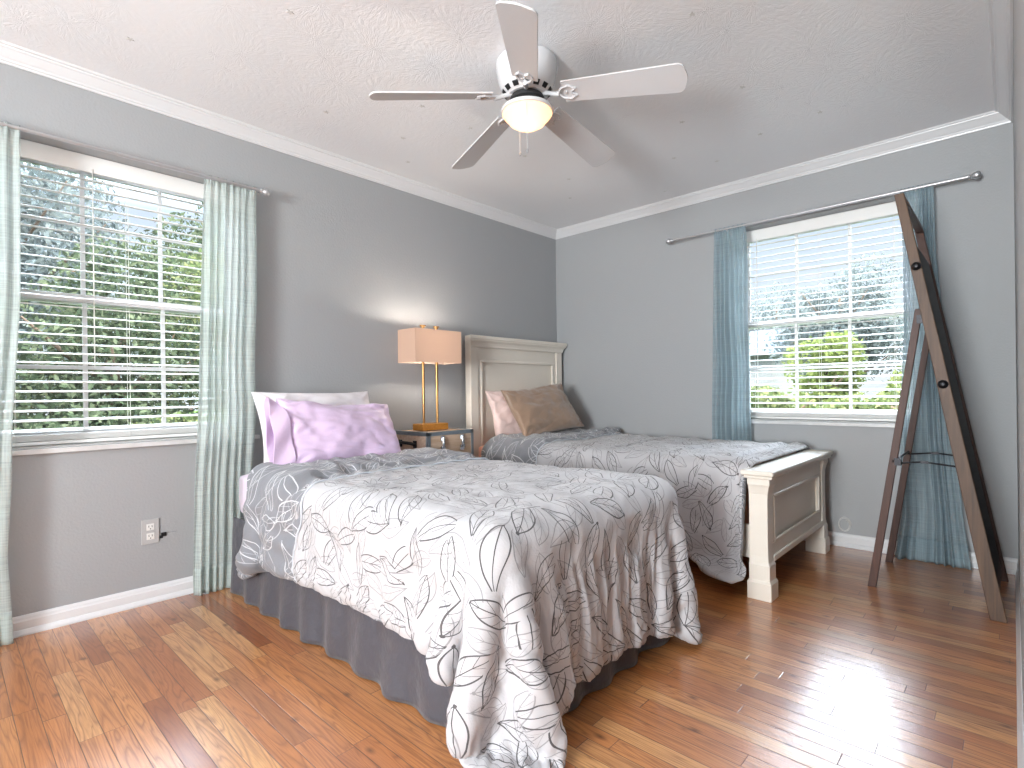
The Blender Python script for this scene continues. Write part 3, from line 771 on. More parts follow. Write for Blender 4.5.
def make_comforter(P, S, T, top_z, foot_s, half_w, band, loft, label, seed, name='comforter', gather=1.0, band_skew=0.0):
    k = 3
    A = upsample(np.concatenate([P, S[..., None], T[..., None]], -1), k)
    P = A[..., :3]; S = A[..., 3]; T = A[..., 4]
    N = normals(P)
    if N[P.shape[0]//3, P.shape[1]//2, 2] < 0: N = -N
    # smooth normals a little so thickness does not self-cross
    for _ in range(3):
        N[1:-1, 1:-1] = (N[1:-1, 1:-1]*2+N[:-2, 1:-1]+N[2:, 1:-1]+N[1:-1, :-2]+N[1:-1, 2:])/6
    N /= np.maximum(np.sqrt((N*N).sum(-1, keepdims=True)), 1e-9)
    foot = sstep(foot_s-.05, foot_s+.12, S)
    side = sstep(half_w-.02, half_w+.10, np.abs(T))
    # gathers on the foot drop, soft folds on the side drop, gentle loft on top
    wob = T + .03*fbm(T*3, S*4, 2, seed)
    g1 = np.sin(2*PI*wob/.062 + 2.2*vnoise(T*6, S*3, seed)) * (.55+.45*vnoise(T*9, S*5, seed+2))
    g2 = np.sin(2*PI*wob/.031 + 3*vnoise(T*8, S*7, seed+4))
    dgat = foot*(1-side*.6)*gather*(.0065*g1 + .0025*g2)*(1-.35*sstep(foot_s+.35, foot_s+.5, S))
    wob2 = S + .05*fbm(T*3, S*2, 2, seed+8)
    g3 = np.sin(2*PI*wob2/.17 + 2.5*vnoise(S*3, T*2, seed+6))
    dsid = side*(1-foot*.7)*.012*g3*(.6+.4*vnoise(S*4, T*3, seed+1))
    dtop = (1-foot)*(1-side)*(.007*fbm(S*5, T*5, 3, seed+9) + .0035*np.abs(fbm(S*13, T*11, 2, seed+12)))
    gen = .0045*fbm(S*9, T*9, 3, seed+20) + .0022*fbm(S*26, T*26, 2, seed+31)
    D = dgat+dsid+dtop+gen
    # quilting tucks
    rs = np.random.RandomState(seed)
    for a in np.arange(.32, S.max()-.1, .42):
        for b in np.arange(-.62, .7, .41):
            a_, b_ = a+rs.uniform(-.03, .03), b+rs.uniform(-.03, .03)
            r2 = (S-a_)**2+(T-b_)**2
            D = D - .014*np.exp(-r2/.0009) - .006*np.exp(-r2/.006)
    edge = np.minimum(np.minimum(S.max()-S, T-T.min()), np.minimum(T.max()-T, 10))
    puff = np.sqrt(np.clip(edge/.045, 0, 1))*.92+.08
    hem = np.exp(-((edge-.05)/.03)**2)*.004*np.sin((S+T)*2*PI/.045)
    top = P+N*((loft*.5*puff+D+hem)[..., None])
    bot = P-N*((loft*.45*puff)[..., None])
    bot[..., 2] = np.maximum(bot[..., 2], .002); top[..., 2] = np.maximum(top[..., 2], .008)
    # turned back band at the head: rows mirrored over the first 'band' metres, lying on top
    nb = int(np.searchsorted(S[:, 0], band)); idx = np.arange(nb, -1, -1)
    bs = S[idx]; bt = T[idx]
    bofs = loft*.5 + .004
    epb = np.minimum(T.max()-np.abs(T[idx]), 10); pb = np.sqrt(np.clip(np.minimum(epb, (band-bs)*1.0+.004)/.035, 0, 1))*.95+.05
    wr = .006*fbm(bs*9, bt*9, 3, seed+40) + .004*np.sin(2*PI*(bt+.2*bs)/.11 + 3*vnoise(bs*4, bt*4, seed))*1.0
    up_ = top[idx] + N[idx]*((.004 + (loft*.6)*pb + wr)[..., None])
    lo_ = top[idx] + N[idx]*(.003)
    # sag of the roll at the fold
    rows = [up_[i] for i in range(len(idx))]      # from free edge to the fold
    uvs = [np.stack([-bs[i], bt[i]], -1) for i in range(len(idx))]
    # roll around the fold: half circle from band top to sheet bottom
    a_top = up_[-1]; a_bot = bot[0]
    ctr = (a_top+a_bot)/2; half = (a_top-a_bot)/2
    fw = (P[0]-P[2]); fw /= np.maximum(np.sqrt((fw*fw).sum(-1, keepdims=True)), 1e-9)
    rad = np.sqrt((half*half).sum(-1, keepdims=True))
    roll = []
    for q in np.linspace(0, PI, 9)[1:-1]:
        roll.append(ctr + half*math.cos(q) + fw*rad*math.sin(q)*1.15)
    # full outer skin: free edge underside -> top of band -> roll -> underside of the comforter -> hem -> top face
    seq = []; mats = []; UV = []
    for i in range(len(idx)): seq.append(rows[i]); UV.append(uvs[i]); mats.append(1)
    for r_ in roll: seq.append(r_); UV.append(np.stack([np.zeros(P.shape[1]), T[0]], -1)); mats.append(1)
    for i in range(0, P.shape[0]): seq.append(bot[i]); UV.append(np.stack([S[i], T[i]], -1)); mats.append(1)
    for i in range(P.shape[0]-1, nb-7, -1): seq.append(top[i]); UV.append(np.stack([S[i], T[i]], -1)); mats.append(0)
    Q = np.stack(seq); UV = np.stack(UV)
    n, m = Q.shape[:2]
    # sew both long sides shut by joining mirrored rows is unnecessary: side rims are pinched by puff; add rim strips
    me = bpy.data.meshes.new(name)
    I = np.arange(n-1)[:, None]*m + np.arange(m-1)[None, :]
    F = np.stack([I, I+1, I+1+m, I+m], -1).reshape(-1, 4)
    fm = np.repeat(np.array([mats[i+1] if mats[i+1] == 0 else mats[i] for i in range(n-1)]), m-1)
    # rim strips between bottom row i and top row i (both sides)
    off_b = len(idx)+len(roll); ntop = P.shape[0]
    rim = []
    first_top = off_b+ntop
    for i in range(nb-6, ntop-1):
        rb0, rb1 = off_b+i, off_b+i+1
        rt0 = first_top+(ntop-1-i); rt1 = first_top+(ntop-1-(i+1))
        for col in (0, m-1): rim.append((rb0*m+col, rb1*m+col, rt1*m+col, rt0*m+col))
    for i in range(len(idx)-1):   # band rim to underside
        sI = idx[i]; sJ = idx[i+1]
        for col in (0, m-1): rim.append((i*m+col, (i+1)*m+col, (off_b+sJ)*m+col, (off_b+sI)*m+col))
    allF = F.tolist()+[list(r_) for r_ in rim]
    me.from_pydata(Q.reshape(-1, 3).tolist(), [], allF)
    uvl = me.uv_layers.new(name='UVMap')
    loops = np.zeros(len(me.loops), dtype=np.int32); me.loops.foreach_get('vertex_index', loops)
    uvl.data.foreach_set('uv', UV.reshape(-1, 2)[loops].astype(np.float32).ravel())
    me.materials.append(MT['comf_white']); me.materials.append(MT['comf_grey'])
    mi = np.concatenate([fm, np.full(len(rim), 0)]).astype(np.int32)
    me.polygons.foreach_set('material_index', mi)
    me.polygons.foreach_set('use_smooth', [True]*len(me.polygons))
    me.update()
    o = bpy.data.objects.new(name, me); C.objects.link(o)
    prop(o, label, 'comforter')
    # piping cord along the free edge of the turned back part
    pts = (up_[0]*.55+lo_[0]*.45)
    bmp = bmesh.new(); tube(bmp, [tuple(p) for p in pts[::2]], .0042, 8)
    pc = obj('edge_piping', bmp, MT['piping'], o, smooth=True); prop(pc, 'pale blue-white piping along the turned-back edge')
    return o

# ------------------------------------------------------------------ soft boxes, pillows
def soft_box(name, lo, hi, r, mat, parent=None, seed=0, wr=.004):
    lo = np.array(lo); hi = np.array(hi); bm = bmesh.new()
    bx(bm, *lo, *hi)
    bmesh.ops.subdivide_edges(bm, edges=bm.edges[:], cuts=14, use_grid_fill=True)
    for v in bm.verts:
        p = np.array(v.co); q = np.clip(p, lo+r, hi-r); d = p-q; l = np.linalg.norm(d)
        if l > 1e-6:
            p = q+d/l*r if l > r else p
        w = float(vnoise(p[0]*7+p[2]*9, p[1]*7+p[2]*5, seed))*wr
        if l > 1e-6: p = p+d/l*w
        v.co = p
    return obj(name, bm, mat, parent, smooth=True)
def make_pillow(name, L, W_, H, mat, label, loc, rot, seed=0, group=None, sag=.0, mouth=0, n=56):
    """pillow lying in local XY (L along x, W along y), thickness H"""
    u = np.linspace(-1, 1, n); v = np.linspace(-1, 1, n)
    # denser near the seams
    u = np.sign(u)*(1-(1-np.abs(u))**1.35); v = np.sign(v)*(1-(1-np.abs(v))**1.35)
    U, Vv = np.meshgrid(u, v, indexing='ij')
    pin = 1-.075*(1-Vv**2)*np.abs(U)**3; pin2 = 1-.075*(1-U**2)*np.abs(Vv)**3
    X = U*L/2*(1-.07*(1-np.abs(Vv)**2)*1*(U*U)); Y = Vv*W_/2*(1-.09*(1-np.abs(U)**2)*(Vv*Vv))
    hgt = (np.clip(1-U**2, 0, 1)**.42)*(np.clip(1-Vv**2, 0, 1)**.42)
    crease = .014*fbm(U*2.5, Vv*2.5, 3, seed) - .010*np.exp(-((fbm(U*1.8+3, Vv*2.2, 2, seed+4))/.09)**2)*.6 + .007*np.sin(6*U+5*vnoise(U*2, Vv*2, seed))*(np.abs(U)**2)*1.0
    cor = np.exp(-((1-np.abs(U))**2+(1-np.abs(Vv))**2)/.10)
    rad = np.sin(np.arctan2((1-np.abs(U))+.01, (1-np.abs(Vv))+.01)*9+seed)*.009*cor
    top = np.stack([X, Y, H*.5*hgt+(crease+rad)*np.minimum(1, hgt*2.2)], -1)
    crease2 = .008*fbm(U*2.5+9, Vv*2.5, 3, seed+7)
    bot = np.stack([X, Y, -H*.5*hgt-crease2*np.minimum(1, hgt*2)], -1)
    warp = sag*(U**2)
    for A in (top, bot): A[..., 2] -= warp; A[..., 2] += .012*np.sin(3*U+seed)*np.abs(Vv)
    bm = bmesh.new()
    vt = [[bm.verts.new(top[i, j]) for j in range(n)] for i in range(n)]
    vb = [[(vt[i][j] if i in (0, n-1) or j in (0, n-1) else bm.verts.new(bot[i, j])) for j in range(n)] for i in range(n)]
    for i in range(n-1):
        for j in range(n-1):
            bm.faces.new((vt[i][j], vt[i+1][j], vt[i+1][j+1], vt[i][j+1]))
            bm.faces.new((vb[i][j], vb[i][j+1], vb[i+1][j+1], vb[i+1][j]))
    o = obj(name, bm, mat, None, smooth=True)
    o.location = loc; o.rotation_euler = rot
    prop(o, label, 'pillow', group)
    return o

# ================================================================== NEARER BED (left)
BX0, BX1, BY0, BY1 = -2.86, -1.03, 1.02, 2.00
MTOP = .595
bed = empty('twin_bed', ((BX0+BX1)/2, (BY0+BY1)/2, 0), 'nearer low twin bed with a grey ruffled bed skirt, under the left window curtain', 'bed')
bb = ((BX0+BX1)/2, (BY0+BY1)/2, 0)
o = soft_box('box_spring', (BX0+.03, BY0+.03, .16), (BX1-.03, BY1-.03, .365), .03, MT['boxspring'], bed, 3, .001); rel(o, bb)
for x in (BX0+.12, BX1-.10):
    for y in (BY0+.12, BY1-.12):
        bm = bmesh.new(); lathe(bm, [(0, 0), (.022, 0), (.024, .01), (.024, .03), (.014, .035), (.014, .16), (0, .16)], 16, (x, y, 0))
        o = obj('leg', bm, MT['blackmetal'], bed, auto=True); rel(o, bb)
# bed skirt ribbon on the three open sides
pts = []
per = [(BX0, BY1), (BX0, BY0)]
def skirt_path(n=420):
    segs = [((BX0, BY1), (BX1, BY1)), ((BX1, BY1), (BX1, BY0)), ((BX1, BY0), (BX0, BY0))]
    out = []; s = 0
    for (a, b) in segs:
        L = math.dist(a, b); m_ = int(L/.012)
        nx, ny = (b[1]-a[1])/L*-1, (b[0]-a[0])/L
        for i in range(m_):
            t = i/m_; out.append((a[0]+(b[0]-a[0])*t, a[1]+(b[1]-a[1])*t, nx, ny, s+L*t))
        s += L
    out.append((*segs[-1][1], 0, -1, s)); return out
sk = skirt_path(); rows = []
cx, cy = bb[0], bb[1]
for zi, z in enumerate(np.linspace(.372, .004, 22)):
    f = 1-z/.372; r_ = []
    for (x, y, nx, ny, s) in sk:
        # outward direction
        if nx*(x-cx)+ny*(y-cy) < 0: nx, ny = -nx, -ny
        w = (.004+.020*f)*(math.sin(2*PI*s/.19+1.3*float(vnoise(s*4, 0, 2)))*.5+.5) + .012*f*float(vnoise(s*9, f*2, 5)) + .004 + .010*f
        r_.append((x+nx*w, y+ny*w, z+.003*float(vnoise(s*6, 1, 3))*(1 if z > .01 else 0)))
    rows.append(r_)
me = grid_mesh('bed_skirt', np.array(rows)); o = link_mesh('bed_skirt', me, MT['skirt'], bed, True); rel(o, bb)
s_ = o.modifiers.new('solid', 'SOLIDIFY'); s_.thickness = .004; s_.offset = 0
bm = bmesh.new(); bx(bm, BX0+.02, BY0+.02, .366, BX1-.02, BY1-.02, .371); o = obj('skirt_platform', bm, MT['skirt'], bed); rel(o, bb)
mt = soft_box('mattress', (BX0, BY0, .373), (BX1, BY1, MTOP), .045, MT['lilacsheet'], None, 5, .004)
prop(mt, 'mattress in a pale lilac fitted sheet on the nearer bed', 'mattress')

th = .018
P, S, T_ = drape(1.92, 1.61, -2.54, (BY0+BY1)/2-.02, MTOP, [((BX0-.02, BY0-.012, -1), (BX1+.02, BY1+.012, MTOP), .06)], [], .012+th*.5, th, steps=700, seed=3, rc=.16, skew=.20)
make_comforter(P, S, T_, MTOP, BX1+2.54+.02, .5, .35, .036, 'white leaf-print comforter with its grey side turned back, on the nearer bed', 4, gather=1.5)

# ================================================================== WHITE FRAMED BED (right)
RX0, RX1, RY0, RY1 = -2.90, -.960, 2.70, 3.68
RTOP = .60
rb = ((RX0+RX1)/2, (RY0+RY1)/2, 0)
bed2 = empty('panel_bed', rb, 'antique white wooden panel bed in the far corner with headboard and footboard', 'bed')
# headboard
def panel_frame(bm, T, u0, u1, z0, z1, d, w=.018, h=.010):
    """picture-frame bead standing proud of the surface at depth d"""
    lbox(bm, T, u0, u1, d, d+h, z1-w, z1); lbox(bm, T, u0, u1, d, d+h, z0, z0+w)
    lbox(bm, T, u0, u0+w, d, d+h, z0+w, z1-w); lbox(bm, T, u1-w, u1, d, d+h, z0+w, z1-w)
HX = -2.985
TH = placer('x', HX, 1)      # depth grows to +x
Hy0, Hy1 = 2.692, 3.785
bm = bmesh.new()
lbox(bm, TH, Hy0, Hy0+.075, .0, .062, 0, 1.315); lbox(bm, TH, Hy1-.075, Hy1, .0, .062, 0, 1.315)
lbox(bm, TH, Hy0+.075, Hy1-.075, .008, .052, 1.22, 1.315); lbox(bm, TH, Hy0+.075, Hy1-.075, .008, .052, .30, .42)
lbox(bm, TH, Hy0+.075, Hy0+.115, .008, .052, .42, 1.22); lbox(bm, TH, Hy1-.115, Hy1-.075, .008, .052, .42, 1.22)
hbd = obj('headboard', bm, MT['bedpaint'], bed2, bevel=.003); rel(hbd, rb)
def sub(o, parent):   # sub-part given in world coords under a part that itself is offset
    o.parent = parent; o.location = (0, 0, 0); return o
bm = bmesh.new(); lbox(bm, TH, Hy0+.115, Hy1-.115, .014, .034, .42, 1.22); sub(obj('panel', bm, MT['bedpaint']), hbd)
bm = bmesh.new(); panel_frame(bm, TH, Hy0+.108, Hy1-.108, .42, 1.225, .040, .022, .016); sub(obj('panel_moulding', bm, MT['bedpaint'], bevel=.006, seg=3), hbd)
# crown cap with flared profile
capp = [(0, 1.315), (.064, 1.315), (.070, 1.322), (.072, 1.335), (.078, 1.350), (.090, 1.362), (.094, 1.366), (.094, 1.374), (.100, 1.378), (.100, 1.398), (.096, 1.402), (0, 1.402)]
bm = bmesh.new(); 
N_ = len(capp)
ringA = []; 
for (uu, sg) in ((Hy0, -1), (Hy1, 1)):
    ringA.append([bm.verts.new((HX+d, uu+sg*max(0, d-.064)*.9, z)) for d, z in capp])
for i in range(N_): bm.faces.new((ringA[0][i], ringA[0][(i+1)%N_], ringA[1][(i+1)%N_], ringA[1][i]))
bm.faces.new(ringA[0]); bm.faces.new(ringA[1][::-1])
sub(obj('top_cap', bm, MT['bedpaint']), hbd)
# footboard
FX0, FX1 = -.925, -.815
Fy0, Fy1 = 2.60, 3.660
TF = placer('x', FX0, 1); FD = FX1-FX0
bm = bmesh.new()
lbox(bm, TF, Fy0+.09, Fy1-.09, .022, .085, .17, .245); lbox(bm, TF, Fy0+.09, Fy1-.09, .022, .085, .47, .565)
lbox(bm, TF, Fy0+.09, Fy0+.125, .022, .085, .245, .47); lbox(bm, TF, Fy1-.125, Fy1-.09, .022, .085, .245, .47)
fbd = obj('footboard', bm, MT['bedpaint'], bed2, bevel=.003); rel(fbd, rb)
bm = bmesh.new(); lbox(bm, TF, Fy0+.12, Fy1-.12, .035, .066, .24, .475); sub(obj('panel', bm, MT['bedpaint']), fbd)
bm = bmesh.new(); panel_frame(bm, TF, Fy0+.118, Fy1-.118, .245, .478, .075, .018, .014)
lbox(bm, TF, Fy0+.09, Fy1-.09, .085, .097, .165, .195)
sub(obj('panel_moulding', bm, MT['bedpaint'], bevel=.005, seg=3), fbd)
bm = bmesh.new()
lbox(bm, TF, Fy0-.026, Fy1+.026, -.018, FD+.018, .578, .602)
lbox(bm, TF, Fy0-.014, Fy1+.014, -.008, FD+.010, .562, .578)
sub(obj('top_cap', bm, MT['bedpaint'], bevel=.007, seg=3), fbd)
for yy in (Fy0, Fy1-.09):
    bm = bmesh.new(); yc_, xc_ = yy+.045, (FX0+FX1)/2
    prof = [(.054, 0), (.054, .078), (.049, .088), (.046, .090), (.046, .160), (.040, .172), (.037, .20), (.032, .30), (.030, .38), (.032, .44), (.038, .49), (.046, .525), (.050, .535), (.050, .562)]
    prev = None
    for hw, z in prof:
        ring = [bm.verts.new((xc_+(sx*max(hw, .036) if sx > 0 else -max(.047, hw)), yc_+sy*max(hw, .036)*.95, z)) for sx, sy in ((-1,-1),(1,-1),(1,1),(-1,1))]
        if prev:
            for i in range(4): bm.faces.new((prev[i], prev[(i+1)%4], ring[(i+1)%4], ring[i]))
        else: bm.faces.new(ring[::-1])
        prev = ring
    bm.faces.new(prev)
    sub(obj('post', bm, MT['bedpaint'], bevel=.004), fbd)
for yy in (2.672, 3.690):
    bm = bmesh.new(); bx(bm, HX+.062, yy, .165, FX0+.022, yy+.026, .325)
    o = obj('side_rail', bm, MT['bedpaint'], bed2, bevel=.004); rel(o, rb)
for k in range(6):
    xx = -2.7+k*.31; bm = bmesh.new(); bx(bm, xx, 2.698, .255, xx+.07, 3.690, .272)
    o = obj('slat', bm, MT['trunkwood'], bed2); rel(o, rb)
m2 = soft_box('mattress', (RX0+.005, RY0+.002, .273), (RX1-.01, RY1+.004, RTOP), .05, MT['pinksheet'], None, 8, .004)
prop(m2, 'mattress in a textured sheet tinted peach for lamplight, on the white panel bed', 'mattress')
P, S, T_ = drape(1.83, 1.42, -2.70, (RY0+RY1)/2-.07, RTOP, [((RX0-.1, 2.672-.005, -1), (RX1+.2, 3.716, RTOP), .06), ((FX0-.008, 2.59, -1), (FX0+.35, 3.73, .575), .02)],
                 [((-1, 0, 0), -(FX0+.003)), ((0, -1, 0), -(YB-.05))], .1, th, steps=600, seed=9, rc=.03, flare=.68, xscale=.975)
make_comforter(P, S, T_, RTOP, RX1+2.70+.02, .5, .46, .036, 'white leaf-print comforter with its grey side turned back, on the white panel bed', 13, gather=.5)

# ------------------------------------------------------------------ pillows
R = math.radians
# local x -> along world y, local y -> up
def stand(name, L, W_, H, mat, label, x, y, z, lean, twist=0, roll=0, **k):
    o = make_pillow(name, L, W_, H, mat, label, (0, 0, 0), (0, 0, 0), **k)
    M_ = Matrix.Translation((x, y, z)) @ Matrix.Rotation(R(twist), 4, 'Z') @ Matrix.Rotation(R(-lean), 4, 'Y') @ Matrix.Rotation(R(90), 4, 'X') @ Matrix.Rotation(R(90), 4, 'Y')
    # build explicit basis: local x -> world +y, local y -> up, local z -> +x
    B_ = Matrix(((0, 0, 1, 0), (1, 0, 0, 0), (0, 1, 0, 0), (0, 0, 0, 1)))
    M_ = Matrix.Translation((x, y, z)) @ Matrix.Rotation(R(twist), 4, 'Z') @ Matrix.Rotation(R(-lean), 4, 'Y') @ B_ @ Matrix.Rotation(R(roll), 4, 'Z')
    o.matrix_world = M_
    return o
stand('pillow', .68, .44, .15, MT['whitecloth'], 'plain white pillow against the wall, behind the lilac one', -2.775, 1.44, .79, 18, roll=0, seed=2, sag=0)
pl = stand('pillow', .66, .40, .18, MT['lilac'], 'lilac sateen pillow leaning in front of the white one, nearer bed', -2.60, 1.475, .765, 33, twist=3, roll=-5, seed=5)
# open end of the lilac pillowcase: a loose flap
nU, nV = 26, 30; G = np.zeros((nU, nV, 3))
for i in range(nU):
    for j in range(nV):
        a = i/(nU-1); b = j/(nV-1)*2-1
        G[i, j] = (-.31-.085*a + .02*a*b, b*(.178+.025*a), (.052*(1-b*b)**.5)*(1-a*.25)+.012*math.sin(b*5+a*3)+.004)
G2 = G.copy(); G2[..., 2] *= -.8
G = np.concatenate([G, G2[:, ::-1]], 1)
me = grid_mesh('pillowcase_hem', G); o = link_mesh('pillowcase_hem', me, MT['lilac'], pl, True)
s_ = o.modifiers.new('solid', 'SOLIDIFY'); s_.thickness = .002
stand('pillow', .68, .42, .14, MT['pinkcloth'], 'pale pink pillow upright behind the taupe one, against the headboard', -2.82, 3.14, .80, 14, roll=2, seed=8)
stand('pillow', .70, .42, .17, MT['taupe'], 'taupe satin pillow leaning on the pale pink one, on the panel bed', -2.66, 3.21, .84, 32, twist=-4, roll=5, seed=12)

# ================================================================== TRUNK NIGHTSTAND
TX0, TX1, TY0, TY1, TZ = -2.985, -2.615, 2.045, 2.425, .735
tb = ((TX0+TX1)/2, (TY0+TY1)/2, 0)
tr = empty('storage_trunk', tb, 'light wooden trunk with metal edging used as a nightstand between the beds', 'trunk')
bm = bmesh.new(); bx(bm, TX0+.004, TY0+.004, .004, TX1-.004, TY1-.004, .565); o = obj('body', bm, MT['trunkwood'], tr, bevel=.003); rel(o, tb)
bm = bmesh.new(); bx(bm, TX0+.004, TY0+.004, .570, TX1-.004, TY1-.004, TZ-.002); ld = obj('lid', bm, MT['trunkwood'], tr, bevel=.003); rel(ld, tb)
bm = bmesh.new(); w = .022; t = .0035
for (z0, z1) in ((TZ-w, TZ+.001), (.565, .575), (0, w)):
    bx(bm, TX0, TY0, z0, TX1, TY0+t, z1); bx(bm, TX0, TY1-t, z0, TX1, TY1, z1); bx(bm, TX1-t, TY0, z0, TX1, TY1, z1); bx(bm, TX0, TY0, z0, TX0+t, TY1, z1)
for (x0, x1) in ((TX0, TX0+w), (TX1-w, TX1)):
    for (y0, y1) in ((TY0, TY0+t), (TY1-t, TY1)): bx(bm, x0, y0, 0, x1, y1, TZ)
for (y0, y1) in ((TY0, TY0+w), (TY1-w, TY1)): bx(bm, TX1-t, y0, 0, TX1, y1, TZ)
bx(bm, TX0, TY0, TZ-.001, TX1, TY0+w, TZ+.002); bx(bm, TX0, TY1-w, TZ-.001, TX1, TY1, TZ+.002); bx(bm, TX1-w, TY0+w, TZ-.001, TX1, TY1-w, TZ+.002)
o = obj('metal_edging', bm, MT['galv'], tr, bevel=.001); rel(o, tb)
for yy in (TY0+.115, TY0+.275):
    bm = bmesh.new(); z = .645
    bx(bm, TX1-.001, yy-.014, z+.035, TX1+.005, yy+.014, z+.065)
    tube(bm, [(TX1+.009, yy, z+.055), (TX1+.011, yy, z+.02), (TX1+.008, yy, z-.01)], [.008, .011, .008], 10)
    bx(bm, TX1-.001, yy-.016, z-.035, TX1+.006, yy+.016, z-.005)
    tube(bm, [(TX1+.008, yy-.018, z+.0), (TX1+.013, yy-.008, z-.016), (TX1+.013, yy+.008, z-.016), (TX1+.008, yy+.018, z+.0)], .003, 8)
    o = obj('latch', bm, MT['chrome'], tr, auto=True); rel(o, tb)
bm = bmesh.new(); xx = (TX0+TX1)/2-.02
tube(bm, [(xx-.075, TY0-.002, .655), (xx-.07, TY0-.022, .663), (xx-.04, TY0-.034, .668), (xx+.04, TY0-.034, .668), (xx+.07, TY0-.022, .663), (xx+.075, TY0-.002, .655)], .010, 10)
bx(bm, xx-.090, TY0-.006, .635, xx-.062, TY0+.002, .68); bx(bm, xx+.062, TY0-.006, .635, xx+.090, TY0+.002, .68)
o = obj('side_handle', bm, MT['blackplastic'], tr, auto=True); rel(o, tb)
# cable on the trunk, running behind the lamp
bm = bmesh.new(); cz = TZ+.006
tube(bm, [(-2.90, 2.17, cz), (-2.86, 2.25, cz), (-2.80, 2.31, cz), (-2.79, 2.345, cz), (-2.84, 2.37, cz), (-2.88, 2.36, cz), (-2.89, 2.395, cz), (-2.94, 2.41, cz)], .0038, 8)
bx(bm, -2.81, 2.31, TZ+.003, -2.775, 2.34, TZ+.017); bx(bm, -2.905, 2.355, TZ+.003, -2.87, 2.40, TZ+.014)
prop(obj('power_cable', bm, MT['blackplastic'], auto=True), 'black power cable lying on the trunk behind the gold lamp', 'cable')

# ================================================================== TABLE LAMP
lx, ly = -2.80, 2.215; lb = (lx, ly, TZ+.003)
lamp = empty('table_lamp', lb, 'gold two-post table lamp with a rectangular peach shade, lit, on the trunk', 'lamp')
bm = bmesh.new(); bx(bm, lx-.055, ly-.105, lb[2], lx+.055, ly+.105, lb[2]+.042); o = obj('base', bm, MT['goldleaf'], lamp, bevel=.004); rel(o, lb)
for s in (-1, 1):
    bm = bmesh.new(); tube(bm, [(lx, ly+s*.056, lb[2]+.040), (lx, ly+s*.056, 1.405)], .0085, 16)
    o = obj('post', bm, MT['gold'], lamp, auto=True); rel(o, lb)
    bm = bmesh.new(); lathe(bm, [(0, 0), (.012, 0), (.012, .006), (.02, .008), (.02, .016), (0, .018)], 20, (lx, ly+s*.056, 1.404)); o = obj('finial', bm, MT['gold'], lamp, auto=True); rel(o, lb)
SH = dict(x0=-2.900, x1=-2.715, y0=2.035, y1=2.415, z0=1.176, z1=1.388)
bm = bmesh.new()
for (a, b) in (((SH['x0'], SH['y0']), (SH['x1'], SH['y0'])), ((SH['x1'], SH['y0']), (SH['x1'], SH['y1'])), ((SH['x1'], SH['y1']), (SH['x0'], SH['y1'])), ((SH['x0'], SH['y1']), (SH['x0'], SH['y0']))):
    v = [bm.verts.new((a[0], a[1], SH['z0'])), bm.verts.new((b[0], b[1], SH['z0'])), bm.verts.new((b[0], b[1], SH['z1'])), bm.verts.new((a[0], a[1], SH['z1']))]; bm.faces.new(v)
bmesh.ops.remove_doubles(bm, verts=bm.verts[:], dist=1e-4)
sh = obj('lamp_shade', bm, MT['shade'], lamp); rel(sh, lb)
s_ = sh.modifiers.new('solid', 'SOLIDIFY'); s_.thickness = .002; s_.offset = -1
bm = bmesh.new()
tube(bm, [(lx, SH['y0']+.004, 1.375), (lx, SH['y1']-.004, 1.375)], .003, 8); tube(bm, [(SH['x0']+.004, ly, 1.375), (SH['x1']-.004, ly, 1.375)], .003, 8)
o = obj('shade_fitter', bm, MT['gold'], lamp, auto=True); rel(o, lb)
bm = bmesh.new(); tube(bm, [(lx, ly-.05, 1.24), (lx, ly+.05, 1.24)], .006, 8); tube(bm, [(lx, ly, 1.235), (lx, ly, 1.268)], .014, 12)
o = obj('socket', bm, MT['gold'], lamp, auto=True); rel(o, lb)
bm = bmesh.new(); lathe(bm, [(0, 0), (.013, 0), (.014, .02), (.028, .05), (.03, .065), (.024, .085), (0, .097)], 20, (lx, ly, 1.266)); o = obj('bulb', bm, MT['bulb'], lamp, smooth=True); rel(o, lb)
pd = bpy.data.lights.new('lamp_bulb_light', 'POINT'); pd.energy = 20; pd.color = (1, .88, .76); pd.shadow_soft_size = .03
po = bpy.data.objects.new('lamp_bulb_light', pd); C.objects.link(po); po.location = (lx, ly, 1.315)

# ================================================================== CEILING FAN
fx, fy = -1.535, 1.765
fan = empty('ceiling_fan', (fx, fy, ZC), 'white five-blade ceiling fan with a lit frosted bowl light', 'ceiling fan')
FB = (fx, fy, ZC)
bm = bmesh.new()
lathe(bm, [(0, 0), (.125, 0), (.132, -.004), (.134, -.02), (.130, -.05), (.122, -.09), (.112, -.118), (.098, -.138), (.086, -.146), (.082, -.150), (0, -.150)], 48)
obj('motor_housing', bm, MT['fanwhite'], fan, auto=True)
bm = bmesh.new()
for k in range(14):
    a = 2*PI*k/14; 
    for (r0, z0, r1, z1) in ((.1075, -.127, .0925, -.143),):
        q = []
        for (rr, zz, da) in ((r0, z0, -.13), (r0, z0, .13), (r1, z1, .13), (r1, z1, -.13)):
            q.append(bm.verts.new(((rr+.0015)*math.cos(a+da), (rr+.0015)*math.sin(a+da), zz-.0015)))
        bm.faces.new(q)
r_ = bmesh.ops.solidify(bm, geom=bm.faces[:], thickness=.0012)
obj('vent_slots', bm, MT['fandark'], fan)
bm = bmesh.new(); lathe(bm, [(0, -.150), (.070, -.150), (.074, -.156), (.074, -.170), (.062, -.176), (.050, -.180), (.046, -.196), (0, -.196)], 32); obj('flywheel', bm, MT['fandark'], fan, auto=True)
